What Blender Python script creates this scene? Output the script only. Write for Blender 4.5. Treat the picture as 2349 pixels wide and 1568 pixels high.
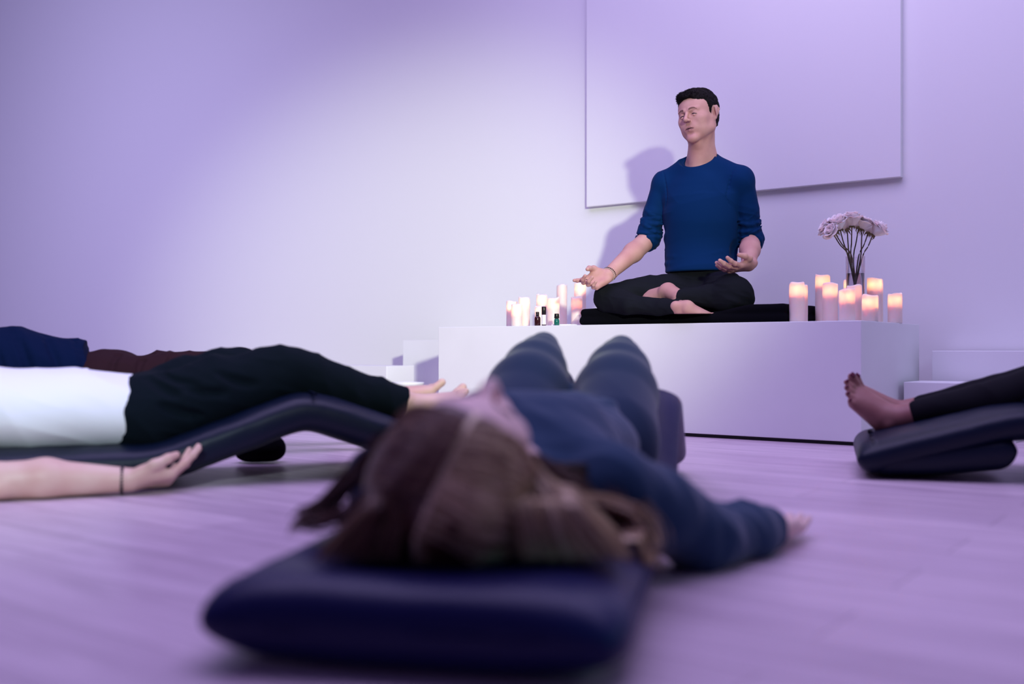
import bpy, math, random
import numpy as np
from mathutils import Vector, Matrix

# ------------------------------------------------------------------ scene clearing
for o in list(bpy.data.objects): bpy.data.objects.remove(o)
SC = bpy.context.scene
COL = SC.collection
random.seed(7); RNG = np.random.default_rng(7)

# ------------------------------------------------------------------ camera
FPX = 2350.0; CX = 1174.5; HZ = 799.0; EYE = 0.355          # focal length in px, principal column, horizon row, eye height
cam_data = bpy.data.cameras.new('camera')
cam = bpy.data.objects.new('camera', cam_data); COL.objects.link(cam)
cam.location = (0, 0, EYE); cam.rotation_euler = (math.pi/2, 0, 0)
cam_data.sensor_width = 36; cam_data.lens = 36*FPX/2349
cam_data.shift_y = (HZ-784)/2349
cam_data.clip_start = 0.02; cam_data.clip_end = 100
cam_data.dof.use_dof = True; cam_data.dof.focus_distance = 4.35; cam_data.dof.aperture_fstop = 1.45
cam_data.dof.aperture_blades = 0
SC.camera = cam

def P(px, py, D):                                             # a point of the photograph at a depth, in metres
    return np.array([(px-CX)/FPX*D, D, EYE-(py-HZ)/FPX*D])

# the room's own axes: the back wall and the platform front run along DU, the wall lies towards DN
DU = np.array([0.8055, -0.5927, 0]); DN = np.array([0.5927, 0.8055, 0]); FL = np.array([-0.353, 4.912, 0])
def R3(u, s, z=0.0): return FL + DU*u + DN*s + np.array([0, 0, z])
WALL_S = 1.0
PLAT_H = 0.457
ROOM_Z = math.atan2(DU[1], DU[0])

# ------------------------------------------------------------------ colour management, world, lights
SC.view_settings.view_transform = 'Standard'; SC.view_settings.look = 'None'
SC.view_settings.gamma = 1; SC.view_settings.exposure = 0.05
SC.view_settings.use_curve_mapping = False
w = bpy.data.worlds.new('world'); SC.world = w; w.use_nodes = True
w.node_tree.nodes['Background'].inputs[0].default_value = (0.42, 0.33, 1.0, 1)
w.node_tree.nodes['Background'].inputs[1].default_value = 0.18

def look_rot(loc, target):
    return (Vector(target)-Vector(loc)).to_track_quat('-Z', 'Y').to_euler()
def area(name, loc, target, size, power, col, size_y=None, spread=180):
    L = bpy.data.lights.new(name, 'AREA'); L.energy = power; L.color = col; L.size = size; L.spread = math.radians(spread)
    if size_y: L.shape = 'RECTANGLE'; L.size_y = size_y
    o = bpy.data.objects.new(name, L); COL.objects.link(o); o.location = loc; o.rotation_euler = look_rot(loc, target); return o
def spot(name, loc, target, angle, blend, power, col, size=0.1):
    L = bpy.data.lights.new(name, 'SPOT'); L.energy = power; L.color = col; L.spot_size = math.radians(angle); L.spot_blend = blend
    L.shadow_soft_size = size
    o = bpy.data.objects.new(name, L); COL.objects.link(o); o.location = loc; o.rotation_euler = look_rot(loc, target); return o
KEY = spot('key_spot_lamp', (1.60, -4.0, 2.29), tuple(P(945, 660, 6.0)), 20, 1.0, 3400, (0.92, 1.0, 0.76), 0.16)
FILL_L = spot('left_fill_spot', (-0.6, -2.2, 2.1), (-1.35, 2.75, 0.30), 22, 1.0, 700, (0.76, 0.96, 1.0), 0.15)  # added fill, no lamp seen there; brightens the white T-shirt
CEIL = area('purple_ceiling_lamp', (-0.2, 2.8, 3.5), (0.0, 3.5, 0), 4.5, 152, (0.62, 0.51, 1.0), 3.0)
WASH = area('purple_wash_lamp', (-4.2, 3.8, 3.0), (-4.9, 8.9, 1.0), 1.8, 80, (0.60, 0.54, 1.0), None, 125)
BLUE = area('blue_wash_lamp', (4.2, 1.2, 2.8), (3.4, 3.4, 1.2), 0.8, 20, (0.62, 0.85, 0.95))
WARM = area('overhead_lamp', tuple(R3(1.6, 0.15, 2.9)), tuple(R3(1.5, 0.7, 0.4)), 0.4, 3, (1.0, 0.85, 0.85))
TEAL = spot('teal_lamp', (0.62, 0.28, 0.50), (0.080, 1.110, 0.085), 6.0, 1.0, 22, (0.04, 0.90, 0.80), 0.05)

# ------------------------------------------------------------------ materials
def mat(name, col, rough=0.5, metal=0.0, spec=0.5, sheen=0.0, bump=None, var=None, sss=None, trans=0.0, coat=0.0, ior=1.45):
    m = bpy.data.materials.new(name); m.use_nodes = True; nt = m.node_tree
    b = nt.nodes['Principled BSDF']
    b.inputs['Base Color'].default_value = (*col, 1); b.inputs['Roughness'].default_value = rough
    b.inputs['Metallic'].default_value = metal; b.inputs['Specular IOR Level'].default_value = spec
    b.inputs['IOR'].default_value = ior
    b.inputs['Transmission Weight'].default_value = trans; b.inputs['Coat Weight'].default_value = coat
    b.inputs['Coat Roughness'].default_value = 0.34
    if sheen: b.inputs['Sheen Weight'].default_value = sheen; b.inputs['Sheen Roughness'].default_value = 0.4
    if sss:
        b.inputs['Subsurface Weight'].default_value = sss[0]; b.inputs['Subsurface Radius'].default_value = sss[1]
        b.inputs['Subsurface Scale'].default_value = sss[2]
    tc = nt.nodes.new('ShaderNodeTexCoord')
    if var:                                                    # (scale, colour2, stretch)
        mp = nt.nodes.new('ShaderNodeMapping'); mp.inputs['Scale'].default_value = var[2]
        nt.links.new(tc.outputs['Object'], mp.inputs[0])
        n = nt.nodes.new('ShaderNodeTexNoise'); n.inputs['Scale'].default_value = var[0]; n.inputs['Detail'].default_value = 4
        nt.links.new(mp.outputs[0], n.inputs['Vector'])
        r = nt.nodes.new('ShaderNodeValToRGB'); r.color_ramp.elements[0].position = 0.35; r.color_ramp.elements[1].position = 0.68
        r.color_ramp.elements[0].color = (*col, 1); r.color_ramp.elements[1].color = (*var[1], 1)
        nt.links.new(n.outputs['Fac'], r.inputs[0]); nt.links.new(r.outputs[0], b.inputs['Base Color'])
    if bump:                                                   # (scale, strength, distance)
        n2 = nt.nodes.new('ShaderNodeTexNoise'); n2.inputs['Scale'].default_value = bump[0]; n2.inputs['Detail'].default_value = 3
        nt.links.new(tc.outputs['Object'], n2.inputs['Vector'])
        bp = nt.nodes.new('ShaderNodeBump'); bp.inputs['Strength'].default_value = bump[1]; bp.inputs['Distance'].default_value = bump[2]
        nt.links.new(n2.outputs['Fac'], bp.inputs['Height']); nt.links.new(bp.outputs[0], b.inputs['Normal'])
    return m

M = {}
M['wall'] = mat('white_wall_paint', (0.80, 0.80, 0.80), 0.55, bump=(60, 0.04, 0.004))
M['canvas'] = mat('stretched_white_canvas', (0.80, 0.80, 0.80), 0.7, bump=(400, 0.05, 0.001))
M['white_box'] = mat('white_lacquer', (0.80, 0.80, 0.81), 0.42, var=(3, (0.77, 0.77, 0.78), (1, 1, 1)))
M['black_gap'] = mat('black_toe_gap', (0.006, 0.006, 0.008), 0.6)  # near-black for the shade in the toe gap under the platform
M['skin_m'] = mat('fair_skin', (0.52, 0.285, 0.255), 0.6, spec=0.3, bump=(180, 0.08, 0.002), var=(14, (0.46, 0.225, 0.21), (1, 1, 1)))
M['skin_l'] = mat('pale_arm_skin', (0.68, 0.46, 0.38), 0.48, bump=(180, 0.08, 0.002), var=(10, (0.62, 0.36, 0.30), (1, 1, 1)))
M['skin_w'] = mat('light_skin', (0.78, 0.54, 0.48), 0.5)
M['skin_d'] = mat('tanned_skin', (0.33, 0.15, 0.13), 0.5, bump=(180, 0.08, 0.002), var=(12, (0.26, 0.10, 0.09), (1, 1, 1)))
M['lip'] = mat('lips', (0.36, 0.150, 0.155), 0.5)
M['mouth'] = mat('mouth_dark', (0.03, 0.008, 0.01), 0.5)
M['teeth'] = mat('teeth', (0.6, 0.55, 0.5), 0.3)
M['brow'] = mat('brown_brow_hair', (0.17, 0.078, 0.070), 0.85)
M['eye'] = mat('eye_dark', (0.03, 0.018, 0.02), 0.15)
M['hair_b'] = mat('near_black_hair', (0.007, 0.005, 0.006), 0.7, spec=0.1)
M['nail_red'] = mat('dark_red_polish', (0.10, 0.005, 0.03), 0.25)
M['nail'] = mat('bare_nail', (0.74, 0.56, 0.52), 0.3)
M['shirt_blue'] = mat('blue_jersey', (0.001, 0.020, 0.085), 0.85, spec=0.08, sheen=0.03, bump=(500, 0.15, 0.001))
M['pants_dark'] = mat('charcoal_cotton', (0.008, 0.009, 0.013), 0.9, spec=0.08, sheen=0.0, bump=(500, 0.2, 0.001))
M['jeans'] = mat('black_denim', (0.0035, 0.007, 0.011), 0.9, spec=0.08, sheen=0.0, bump=(700, 0.25, 0.001))
M['tee'] = mat('white_cotton', (0.84, 0.86, 0.86), 0.85, sheen=0.1, bump=(300, 0.1, 0.001))
M['navy_shirt'] = mat('navy_jersey', (0.002, 0.008, 0.035), 0.9, spec=0.08, sheen=0.0)
M['brown_pants'] = mat('brown_cotton', (0.028, 0.011, 0.014), 0.9, spec=0.08, sheen=0.0)
M['teal_top'] = mat('slate_blue_knit', (0.018, 0.046, 0.095), 0.9, spec=0.15, sheen=0.25, bump=(500, 0.2, 0.001))
M['teal_pants'] = mat('dark_navy_knit', (0.012, 0.026, 0.062), 0.9, spec=0.15, sheen=0.2)
M['leggings'] = mat('black_leggings', (0.004, 0.004, 0.007), 0.8, spec=0.15, sheen=0.0)
M['vinyl'] = mat('navy_vinyl', (0.004, 0.005, 0.050), 0.42, spec=0.18, coat=0.12, bump=(9, 0.25, 0.01))
M['vinyl_b'] = mat('deep_blue_vinyl', (0.002, 0.006, 0.020), 0.42, spec=0.3, bump=(9, 0.25, 0.01))
M['black_cloth'] = mat('black_felt', (0.003, 0.003, 0.005), 0.95, spec=0.05, bump=(300, 0.3, 0.002))
M['metal'] = mat('silver_metal', (0.75, 0.75, 0.78), 0.25, metal=1.0)
M['gold'] = mat('gold_metal', (0.85, 0.65, 0.42), 0.22, metal=1.0)
M['bead'] = mat('dark_beads', (0.02, 0.012, 0.02), 0.3)
M['bead_l'] = mat('pale_beads', (0.42, 0.34, 0.32), 0.35)
M['black_plastic'] = mat('black_plastic', (0.008, 0.006, 0.006), 0.3)
M['amber'] = mat('amber_glass_oil', (0.030, 0.006, 0.008), 0.12)
M['green_glass'] = mat('green_glass_oil', (0.01, 0.12, 0.09), 0.1)
M['paper'] = mat('white_paper', (0.82, 0.80, 0.82), 0.6)
M['stem'] = mat('dark_green_stem', (0.045, 0.050, 0.022), 0.6, var=(30, (0.075, 0.045, 0.03), (1, 1, 0.3)))
M['sepal'] = mat('olive_sepal', (0.14, 0.11, 0.05), 0.65)
M['petal'] = mat('blush_petal', (0.95, 0.80, 0.77), 0.55, sss=(0.5, (1, 0.4, 0.3), 0.01))
M['wax'] = mat('ivory_wax', (0.84, 0.68, 0.62), 0.5, sss=(1.0, (1.0, 0.72, 0.58), 0.022), bump=(25, 0.1, 0.004))

def glass(name, col, rough, ior):
    m = mat(name, col, rough, trans=1.0, ior=ior); return m
def thin_glass():
    m = bpy.data.materials.new('clear_thin_glass'); m.use_nodes = True; nt = m.node_tree; nt.nodes.remove(nt.nodes['Principled BSDF'])
    tr = nt.nodes.new('ShaderNodeBsdfTransparent'); tr.inputs[0].default_value = (0.94, 0.93, 0.95, 1)
    gl = nt.nodes.new('ShaderNodeBsdfGlossy'); gl.inputs['Roughness'].default_value = 0.03
    lw = nt.nodes.new('ShaderNodeFresnel'); lw.inputs['IOR'].default_value = 1.45
    mx = nt.nodes.new('ShaderNodeMixShader'); mu = nt.nodes.new('ShaderNodeMath'); mu.operation = 'MULTIPLY'; mu.inputs[1].default_value = 0.35; nt.links.new(lw.outputs[0], mu.inputs[0]); nt.links.new(mu.outputs[0], mx.inputs[0]); nt.links.new(tr.outputs[0], mx.inputs[1]); nt.links.new(gl.outputs[0], mx.inputs[2])
    nt.links.new(mx.outputs[0], nt.nodes['Material Output'].inputs[0]); return m
M['glass'] = thin_glass()
M['water'] = glass('vase_water', (0.93, 0.86, 0.88), 0.0, 1.20)

def floor_material():
    m = bpy.data.materials.new('washed_oak_planks'); m.use_nodes = True; nt = m.node_tree; L = nt.links
    b = nt.nodes['Principled BSDF']; b.inputs['Roughness'].default_value = 0.38; b.inputs['Specular IOR Level'].default_value = 0.45
    tc = nt.nodes.new('ShaderNodeTexCoord')
    br = nt.nodes.new('ShaderNodeTexBrick'); br.inputs['Scale'].default_value = 1.0
    br.inputs['Brick Width'].default_value = 1.25; br.inputs['Row Height'].default_value = 0.165
    br.inputs['Mortar Size'].default_value = 0.0012; br.inputs['Mortar Smooth'].default_value = 0.3; br.offset = 0.37; br.offset_frequency = 2
    br.inputs['Color1'].default_value = (0.56, 0.44, 0.52, 1); br.inputs['Color2'].default_value = (0.68, 0.55, 0.62, 1)
    br.inputs['Mortar'].default_value = (0.26, 0.19, 0.23, 1)
    L.new(tc.outputs['Object'], br.inputs['Vector'])
    mp = nt.nodes.new('ShaderNodeMapping'); mp.inputs['Scale'].default_value = (1.1, 14, 1); L.new(tc.outputs['Object'], mp.inputs[0])
    n = nt.nodes.new('ShaderNodeTexNoise'); n.inputs['Scale'].default_value = 2.2; n.inputs['Detail'].default_value = 7; n.inputs['Roughness'].default_value = 0.62
    n.inputs['Distortion'].default_value = 0.7; L.new(mp.outputs[0], n.inputs['Vector'])
    r = nt.nodes.new('ShaderNodeValToRGB'); r.color_ramp.elements[0].position = 0.33; r.color_ramp.elements[1].position = 0.66
    r.color_ramp.elements[0].color = (0.74, 0.70, 0.74, 1); r.color_ramp.elements[1].color = (1.06, 1.05, 1.05, 1)
    L.new(n.outputs['Fac'], r.inputs[0])
    mx = nt.nodes.new('ShaderNodeMixRGB'); mx.blend_type = 'MULTIPLY'; mx.inputs[0].default_value = 1
    L.new(br.outputs['Color'], mx.inputs[1]); L.new(r.outputs[0], mx.inputs[2]); L.new(mx.outputs[0], b.inputs['Base Color'])
    bp = nt.nodes.new('ShaderNodeBump'); bp.inputs['Strength'].default_value = 0.12; bp.inputs['Distance'].default_value = 0.003
    L.new(n.outputs['Fac'], bp.inputs['Height']); L.new(bp.outputs[0], b.inputs['Normal'])
    return m
M['floor'] = floor_material()

def hair_material():
    m = bpy.data.materials.new('brown_blonde_hair'); m.use_nodes = True; nt = m.node_tree
    b = nt.nodes['Principled BSDF']; b.inputs['Roughness'].default_value = 0.42
    a = nt.nodes.new('ShaderNodeAttribute'); a.attribute_name = 'tint'
    r = nt.nodes.new('ShaderNodeValToRGB'); e = r.color_ramp.elements
    e[0].position = 0.0; e[0].color = (0.022, 0.007, 0.006, 1); e[1].position = 1.0; e[1].color = (0.80, 0.64, 0.40, 1)
    k = e.new(0.45); k.color = (0.13, 0.048, 0.028, 1); k = e.new(0.72); k.color = (0.48, 0.34, 0.17, 1)  # blonde streaks, with lit highlights painted into the paler tones
    nt.links.new(a.outputs['Fac'], r.inputs[0]); nt.links.new(r.outputs[0], b.inputs['Base Color'])
    return m
M['hair_w'] = hair_material()

# ------------------------------------------------------------------ object helpers
def tag(o, label=None, cat=None, group=None, kind=None):
    if label: o['label'] = label
    if cat: o['category'] = cat
    if group: o['group'] = group
    if kind: o['kind'] = kind
    return o
def empty(name, loc, label=None, cat=None, group=None, rz=0.0):
    o = bpy.data.objects.new(name, None); COL.objects.link(o); o.location = tuple(loc); o.rotation_euler = (0, 0, rz)
    o.empty_display_size = 0.05
    return tag(o, label, cat, group)
def mesh_obj(name, V, F, mats, parent=None, smooth=True, mi=None, attr=None):
    """V (n,3) in world metres, F (m,4) or (m,3) ints or a list of index tuples."""
    me = bpy.data.meshes.new(name)
    V = np.asarray(V, dtype=np.float32)
    off = np.zeros(3, dtype=np.float32)
    if parent is not None:
        p = parent
        while p is not None: off = off + np.array(p.location, dtype=np.float32); p = p.parent
    V = V - off
    if isinstance(F, np.ndarray) and F.ndim == 2:
        k = F.shape[1]
        me.vertices.add(len(V)); me.vertices.foreach_set('co', V.ravel())
        me.loops.add(F.size); me.loops.foreach_set('vertex_index', F.astype(np.int32).ravel())
        me.polygons.add(len(F)); me.polygons.foreach_set('loop_start', (np.arange(len(F))*k).astype(np.int32))
        me.polygons.foreach_set('loop_total', np.full(len(F), k, dtype=np.int32))
    else:
        me.from_pydata(V.tolist(), [], [tuple(int(i) for i in f) for f in F])
    me.update(calc_edges=True)
    if not isinstance(mats, (list, tuple)): mats = [mats]
    for m in mats: me.materials.append(m)
    if mi is not None: me.polygons.foreach_set('material_index', np.asarray(mi, dtype=np.int32))
    if smooth: me.polygons.foreach_set('use_smooth', np.ones(len(me.polygons), dtype=bool))
    if attr is not None:
        a = me.attributes.new('tint', 'FLOAT', 'POINT'); a.data.foreach_set('value', np.asarray(attr, dtype=np.float32))
    me.validate()
    o = bpy.data.objects.new(name, me); COL.objects.link(o)
    if parent is not None: o.parent = parent
    return o
def box_mesh(c, half, axes=None, bevel=0.0):
    """A box with its edges chamfered; c centre, half sizes along axes (rows)."""
    A = np.eye(3) if axes is None else np.asarray(axes)
    import bmesh
    bm = bmesh.new(); bmesh.ops.create_cube(bm, size=2)
    for v in bm.verts: v.co = Vector((v.co.x*half[0], v.co.y*half[1], v.co.z*half[2]))
    if bevel > 0: bmesh.ops.bevel(bm, geom=bm.edges[:], offset=bevel, segments=3, profile=0.6, affect='EDGES')
    V = np.array([v.co[:] for v in bm.verts]); bm.verts.ensure_lookup_table()
    F = [tuple(v.index for v in f.verts) for f in bm.faces]; bm.free()
    return V@A + np.asarray(c), F
def room_box(name, u0, u1, s0, s1, z0, z1, m, parent=None, bevel=0.004):
    c = R3((u0+u1)/2, (s0+s1)/2, (z0+z1)/2)
    V, F = box_mesh(c, ((u1-u0)/2, (s1-s0)/2, (z1-z0)/2), [DU, DN, [0, 0, 1]], bevel)
    return mesh_obj(name, V, F, m, parent, smooth=False)
def lathe(c, prof, n=40, wob=None):
    """Revolve (r,z) pairs about a vertical axis through c; wob(theta, i) adds to (r,z)."""
    th = np.linspace(0, 2*np.pi, n, endpoint=False); V = []
    for i, (r, z) in enumerate(prof):
        for t in th:
            dr, dz = wob(t, i) if wob else (0, 0)
            V.append((c[0]+(r+dr)*math.cos(t), c[1]+(r+dr)*math.sin(t), c[2]+z+dz))
    F = []
    for i in range(len(prof)-1):
        for j in range(n): F.append((i*n+j, i*n+(j+1) % n, (i+1)*n+(j+1) % n, (i+1)*n+j))
    V.append((c[0], c[1], c[2]+prof[0][1])); V.append((c[0], c[1], c[2]+prof[-1][1] + (wob(0, len(prof)-1)[1] if wob else 0)))
    a = len(V)-2
    for j in range(n): F.append((a, (j+1) % n, j)); F.append((a+1, (len(prof)-1)*n+j, (len(prof)-1)*n+(j+1) % n))
    return np.array(V), F
def tubes(paths, rad, k=6):
    """paths (N,m,3), rad (N,m): N separate closed tubes as one set of verts and quads."""
    paths = np.asarray(paths, float); N, m, _ = paths.shape; rad = np.broadcast_to(rad, (N, m))
    T = np.gradient(paths, axis=1); T /= np.linalg.norm(T, axis=2, keepdims=True)+1e-9
    ref = np.where(np.abs(T[..., 2:3]) > 0.9, np.array([1., 0, 0]), np.array([0, 0, 1.]))
    A = np.cross(T, ref); A /= np.linalg.norm(A, axis=2, keepdims=True)+1e-9; B = np.cross(T, A)
    th = np.linspace(0, 2*np.pi, k, endpoint=False)
    ring = paths[:, :, None, :] + rad[:, :, None, None]*(np.cos(th)[:, None]*A[:, :, None, :] + np.sin(th)[:, None]*B[:, :, None, :])
    V = ring.reshape(-1, 3); base = (np.arange(N)*m*k)[:, None, None]
    i = np.arange(m-1)[None, :, None]*k; j = np.arange(k)[None, None, :]; j2 = (j+1) % k
    F = np.stack([base+i+j, base+i+j2, base+i+k+j2, base+i+k+j], -1).reshape(-1, 4)
    return V, F
def bez(pts, n):
    """Catmull-Rom through pts."""
    pts = np.asarray(pts, float); q = np.vstack([2*pts[0]-pts[1], pts, 2*pts[-1]-pts[-2]])
    t = np.linspace(0, len(pts)-1-1e-6, n); i = t.astype(int); f = (t-i)[:, None]
    a, b, c, d = q[i], q[i+1], q[i+2], q[i+3]
    return 0.5*((2*b)+(-a+c)*f+(2*a-5*b+4*c-d)*f**2+(-a+3*b-3*c+d)*f**3)

def vnoise(p, seed=0):
    """Smooth value noise in [-1,1] at points p (...,3)."""
    i = np.floor(p).astype(np.int64); f = p-i; f = f*f*(3-2*f); out = 0
    for dx in (0, 1):
        for dy in (0, 1):
            for dz in (0, 1):
                h = (i[..., 0]+dx)*374761393+(i[..., 1]+dy)*668265263+(i[..., 2]+dz)*2147483647+seed*974634777
                h = (h ^ (h >> 13))*1274126177; h = (h ^ (h >> 16)) & 0xffff
                out = out + (h/32767.5-1)*(f[..., 0] if dx else 1-f[..., 0])*(f[..., 1] if dy else 1-f[..., 1])*(f[..., 2] if dz else 1-f[..., 2])
    return out

# ------------------------------------------------------------------ solid modelling with blended volumes
def unit(v): v = np.asarray(v, float); return v/np.linalg.norm(v)
class Vol:
    """Builds one smooth closed surface out of blended ellipsoids and tapered limbs."""
    def __init__(s, lo, hi, h):
        s.h = h; s.lo = np.asarray(lo, float); n = np.ceil((np.asarray(hi)-s.lo)/h).astype(int)+1
        s.n = n; s.ax = [(s.lo[i]+h*np.arange(n[i])).astype(np.float32) for i in range(3)]
        s.D = np.full(n, 0.3, np.float32)
    def _blk(s, lo, hi, pad):
        sl = []
        for i in range(3):
            a = int(max(0, math.floor((lo[i]-pad-s.lo[i])/s.h))); b = int(min(s.n[i], math.ceil((hi[i]+pad-s.lo[i])/s.h)+1))
            if b <= a: return None
            sl.append(slice(a, b))
        X = s.ax[0][sl[0]][:, None, None]; Y = s.ax[1][sl[1]][None, :, None]; Z = s.ax[2][sl[2]][None, None, :]
        return tuple(sl), X, Y, Z
    def _mix(s, sl, d, k, op):
        a = s.D[sl]
        if op == 'sub': d = -d
        if op in ('add',):
            if k > 0:
                h = np.maximum(k-np.abs(a-d), 0)/k; s.D[sl] = np.minimum(a, d)-h*h*k*0.25
            else: s.D[sl] = np.minimum(a, d)
        else:
            if k > 0:
                h = np.maximum(k-np.abs(a-d), 0)/k; s.D[sl] = np.maximum(a, d)+h*h*k*0.25
            else: s.D[sl] = np.maximum(a, d)
    def ell(s, c, r, R=None, k=0.02, op='add'):
        c = np.asarray(c, float); r = np.asarray(r, float)*np.ones(3); m = r.max()
        q = s._blk(c-m, c+m, k+3*s.h)
        if q is None: return s
        sl, X, Y, Z = q; X = X-c[0]; Y = Y-c[1]; Z = Z-c[2]
        if R is not None:
            R = np.asarray(R); x = X*R[0, 0]+Y*R[0, 1]+Z*R[0, 2]; y = X*R[1, 0]+Y*R[1, 1]+Z*R[1, 2]; z = X*R[2, 0]+Y*R[2, 1]+Z*R[2, 2]
        else: x, y, z = X, Y, Z
        k0 = np.sqrt((x/r[0])**2+(y/r[1])**2+(z/r[2])**2); k1 = np.sqrt((x/r[0]**2)**2+(y/r[1]**2)**2+(z/r[2]**2)**2)+1e-6
        s._mix(sl, (k0*(k0-1)/k1).astype(np.float32), k, op); return s
    def cone(s, a, b, ra, rb, k=0.02, flat=None, op='add'):
        """Tapered limb from a to b; flat=(axis, factor) squeezes the section along axis."""
        a = np.asarray(a, float); b = np.asarray(b, float); m = max(ra, rb)
        q = s._blk(np.minimum(a, b)-m, np.maximum(a, b)+m, k+3*s.h)
        if q is None: return s
        sl, X, Y, Z = q; ab = b-a; L2 = ab@ab
        X = X-a[0]; Y = Y-a[1]; Z = Z-a[2]
        t = np.clip((X*ab[0]+Y*ab[1]+Z*ab[2])/L2, 0, 1)
        x = X-t*ab[0]; y = Y-t*ab[1]; z = Z-t*ab[2]; f = 1.0
        if flat is not None:
            ax = unit(flat[0]); f = flat[1]; e = (x*ax[0]+y*ax[1]+z*ax[2])*(1/f-1); x = x+e*ax[0]; y = y+e*ax[1]; z = z+e*ax[2]
        l = np.sqrt(x*x+y*y+z*z); d = l-(ra+t*(rb-ra))
        if flat is not None: d = d*(0.5*(1+f))
        s._mix(sl, d.astype(np.float32), k, op); return s
    def chain(s, pts, rad, k=0.02, flat=None, op='add'):
        for i in range(len(pts)-1): s.cone(pts[i], pts[i+1], rad[i], rad[i+1], k, flat, op)
        return s
    def box(s, c, half, R, rnd, k=0.01, op='add'):
        c = np.asarray(c, float); m = np.linalg.norm(half); q = s._blk(c-m, c+m, k+3*s.h)
        if q is None: return s
        sl, X, Y, Z = q; X = X-c[0]; Y = Y-c[1]; Z = Z-c[2]; R = np.asarray(R); Q = []
        for i in range(3): Q.append(np.abs(X*R[i][0]+Y*R[i][1]+Z*R[i][2])-(half[i]-rnd))
        o = np.sqrt(sum(np.maximum(v, 0)**2 for v in Q))+np.minimum(np.maximum(np.maximum(Q[0], Q[1]), Q[2]), 0)-rnd
        s._mix(sl, o.astype(np.float32), k, op); return s
    def cut(s, p, n, k=0.004):
        """Keep the side of the plane where (x-p).n < 0, everywhere."""
        n = unit(n); d = (s.ax[0][:, None, None]-p[0])*n[0]+(s.ax[1][None, :, None]-p[1])*n[1]+(s.ax[2][None, None, :]-p[2])*n[2]
        s._mix((slice(None),)*3, d.astype(np.float32), k, 'int'); return s
    def cutball(s, p, n, c, r, k=0.003):
        """Plane cut that only acts within distance r of c."""
        c = np.asarray(c, float); q = s._blk(c-r, c+r, 0)
        if q is None: return s
        sl, X, Y, Z = q; n = unit(n)
        pl = (X-p[0])*n[0]+(Y-p[1])*n[1]+(Z-p[2])*n[2]
        ball = np.sqrt((X-c[0])**2+(Y-c[1])**2+(Z-c[2])**2)-r
        d = np.maximum(-pl, ball)                               # region removed: beyond plane and inside ball
        s._mix(sl, d.astype(np.float32), k, 'sub'); return s
    def sample(s, Q):
        g = np.clip((np.asarray(Q)-s.lo)/s.h, 0, s.n-1.001); i = g.astype(int); f = g-i; o = 0
        for dx in (0, 1):
            for dy in (0, 1):
                for dz in (0, 1):
                    w_ = (f[..., 0] if dx else 1-f[..., 0])*(f[..., 1] if dy else 1-f[..., 1])*(f[..., 2] if dz else 1-f[..., 2])
                    o = o+w_*s.D[i[..., 0]+dx, i[..., 1]+dy, i[..., 2]+dz]
        return o
    def surf(s, a, d, L=0.12):
        """First surface point from a along -d."""
        d = unit(d); t = np.linspace(0, L, 400); Q = np.asarray(a)-d*t[:, None]; v_ = s.sample(Q); k = np.argmax(v_ < 0)
        return Q[k]
    def mesh(s):
        D = s.D; S = D < 0
        nx, ny, nz = D.shape
        cnt = np.zeros((nx-1, ny-1, nz-1), np.uint8)
        for dx in (0, 1):
            for dy in (0, 1):
                for dz in (0, 1): cnt += S[dx:nx-1+dx, dy:ny-1+dy, dz:nz-1+dz]
        act = np.argwhere((cnt > 0) & (cnt < 8)); idx = np.full(cnt.shape, -1, np.int32); idx[tuple(act.T)] = np.arange(len(act))
        cor = {}
        for dx in (0, 1):
            for dy in (0, 1):
                for dz in (0, 1): cor[dx, dy, dz] = D[act[:, 0]+dx, act[:, 1]+dy, act[:, 2]+dz]
        acc = np.zeros((len(act), 3)); num = np.zeros(len(act))
        for a in cor:
            for ax in range(3):
                if a[ax]: continue
                b = list(a); b[ax] = 1; da = cor[a]; db = cor[tuple(b)]; m = (da < 0) != (db < 0)
                t = np.where(m, da/(da-db+1e-12), 0); p = np.zeros((len(act), 3)); p += a; p[:, ax] += t
                acc[m] += p[m]; num[m] += 1
        V = s.lo+(act+acc/num[:, None])*s.h
        Q = []
        for ax in range(3):
            o1, o2 = (ax+1) % 3, (ax+2) % 3
            A = [slice(None)]*3; B = [slice(None)]*3; A[ax] = slice(0, -1); B[ax] = slice(1, None)
            e = np.argwhere(S[tuple(A)] != S[tuple(B)])
            ok = (e[:, o1] > 0) & (e[:, o2] > 0) & (e[:, o1] < D.shape[o1]-1) & (e[:, o2] < D.shape[o2]-1); e = e[ok]
            ins = S[e[:, 0], e[:, 1], e[:, 2]]
            def g(d1, d2):
                q = e.copy(); q[:, o1] -= d1; q[:, o2] -= d2; return idx[q[:, 0], q[:, 1], q[:, 2]]
            f = np.stack([g(1, 1), g(0, 1), g(0, 0), g(1, 0)], 1); f[~ins] = f[~ins][:, ::-1]; Q.append(f)
        F = np.vstack(Q); F = F[(F >= 0).all(1)]
        return V, F
def vnormals(V, F):
    n = np.cross(V[F[:, 2]]-V[F[:, 0]], V[F[:, 3]]-V[F[:, 1]]); N = np.zeros_like(V)
    for i in range(4): 
        for c in range(3): N[:, c] += np.bincount(F[:, i], n[:, c], len(V))
    return N/(np.linalg.norm(N, axis=1, keepdims=True)+1e-12)
def relax(V, F, it=2, lam=0.5):
    for _ in range(it):
        A = np.zeros_like(V); c = np.zeros(len(V))
        for i in range(4):
            a, b = F[:, i], F[:, (i+1) % 4]
            for x in range(3): A[:, x] += np.bincount(a, V[b, x], len(V)) + np.bincount(b, V[a, x], len(V))
            c += np.bincount(a, minlength=len(V)) + np.bincount(b, minlength=len(V))
        V = V+lam*(A/c[:, None]-V)
    return V
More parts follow.
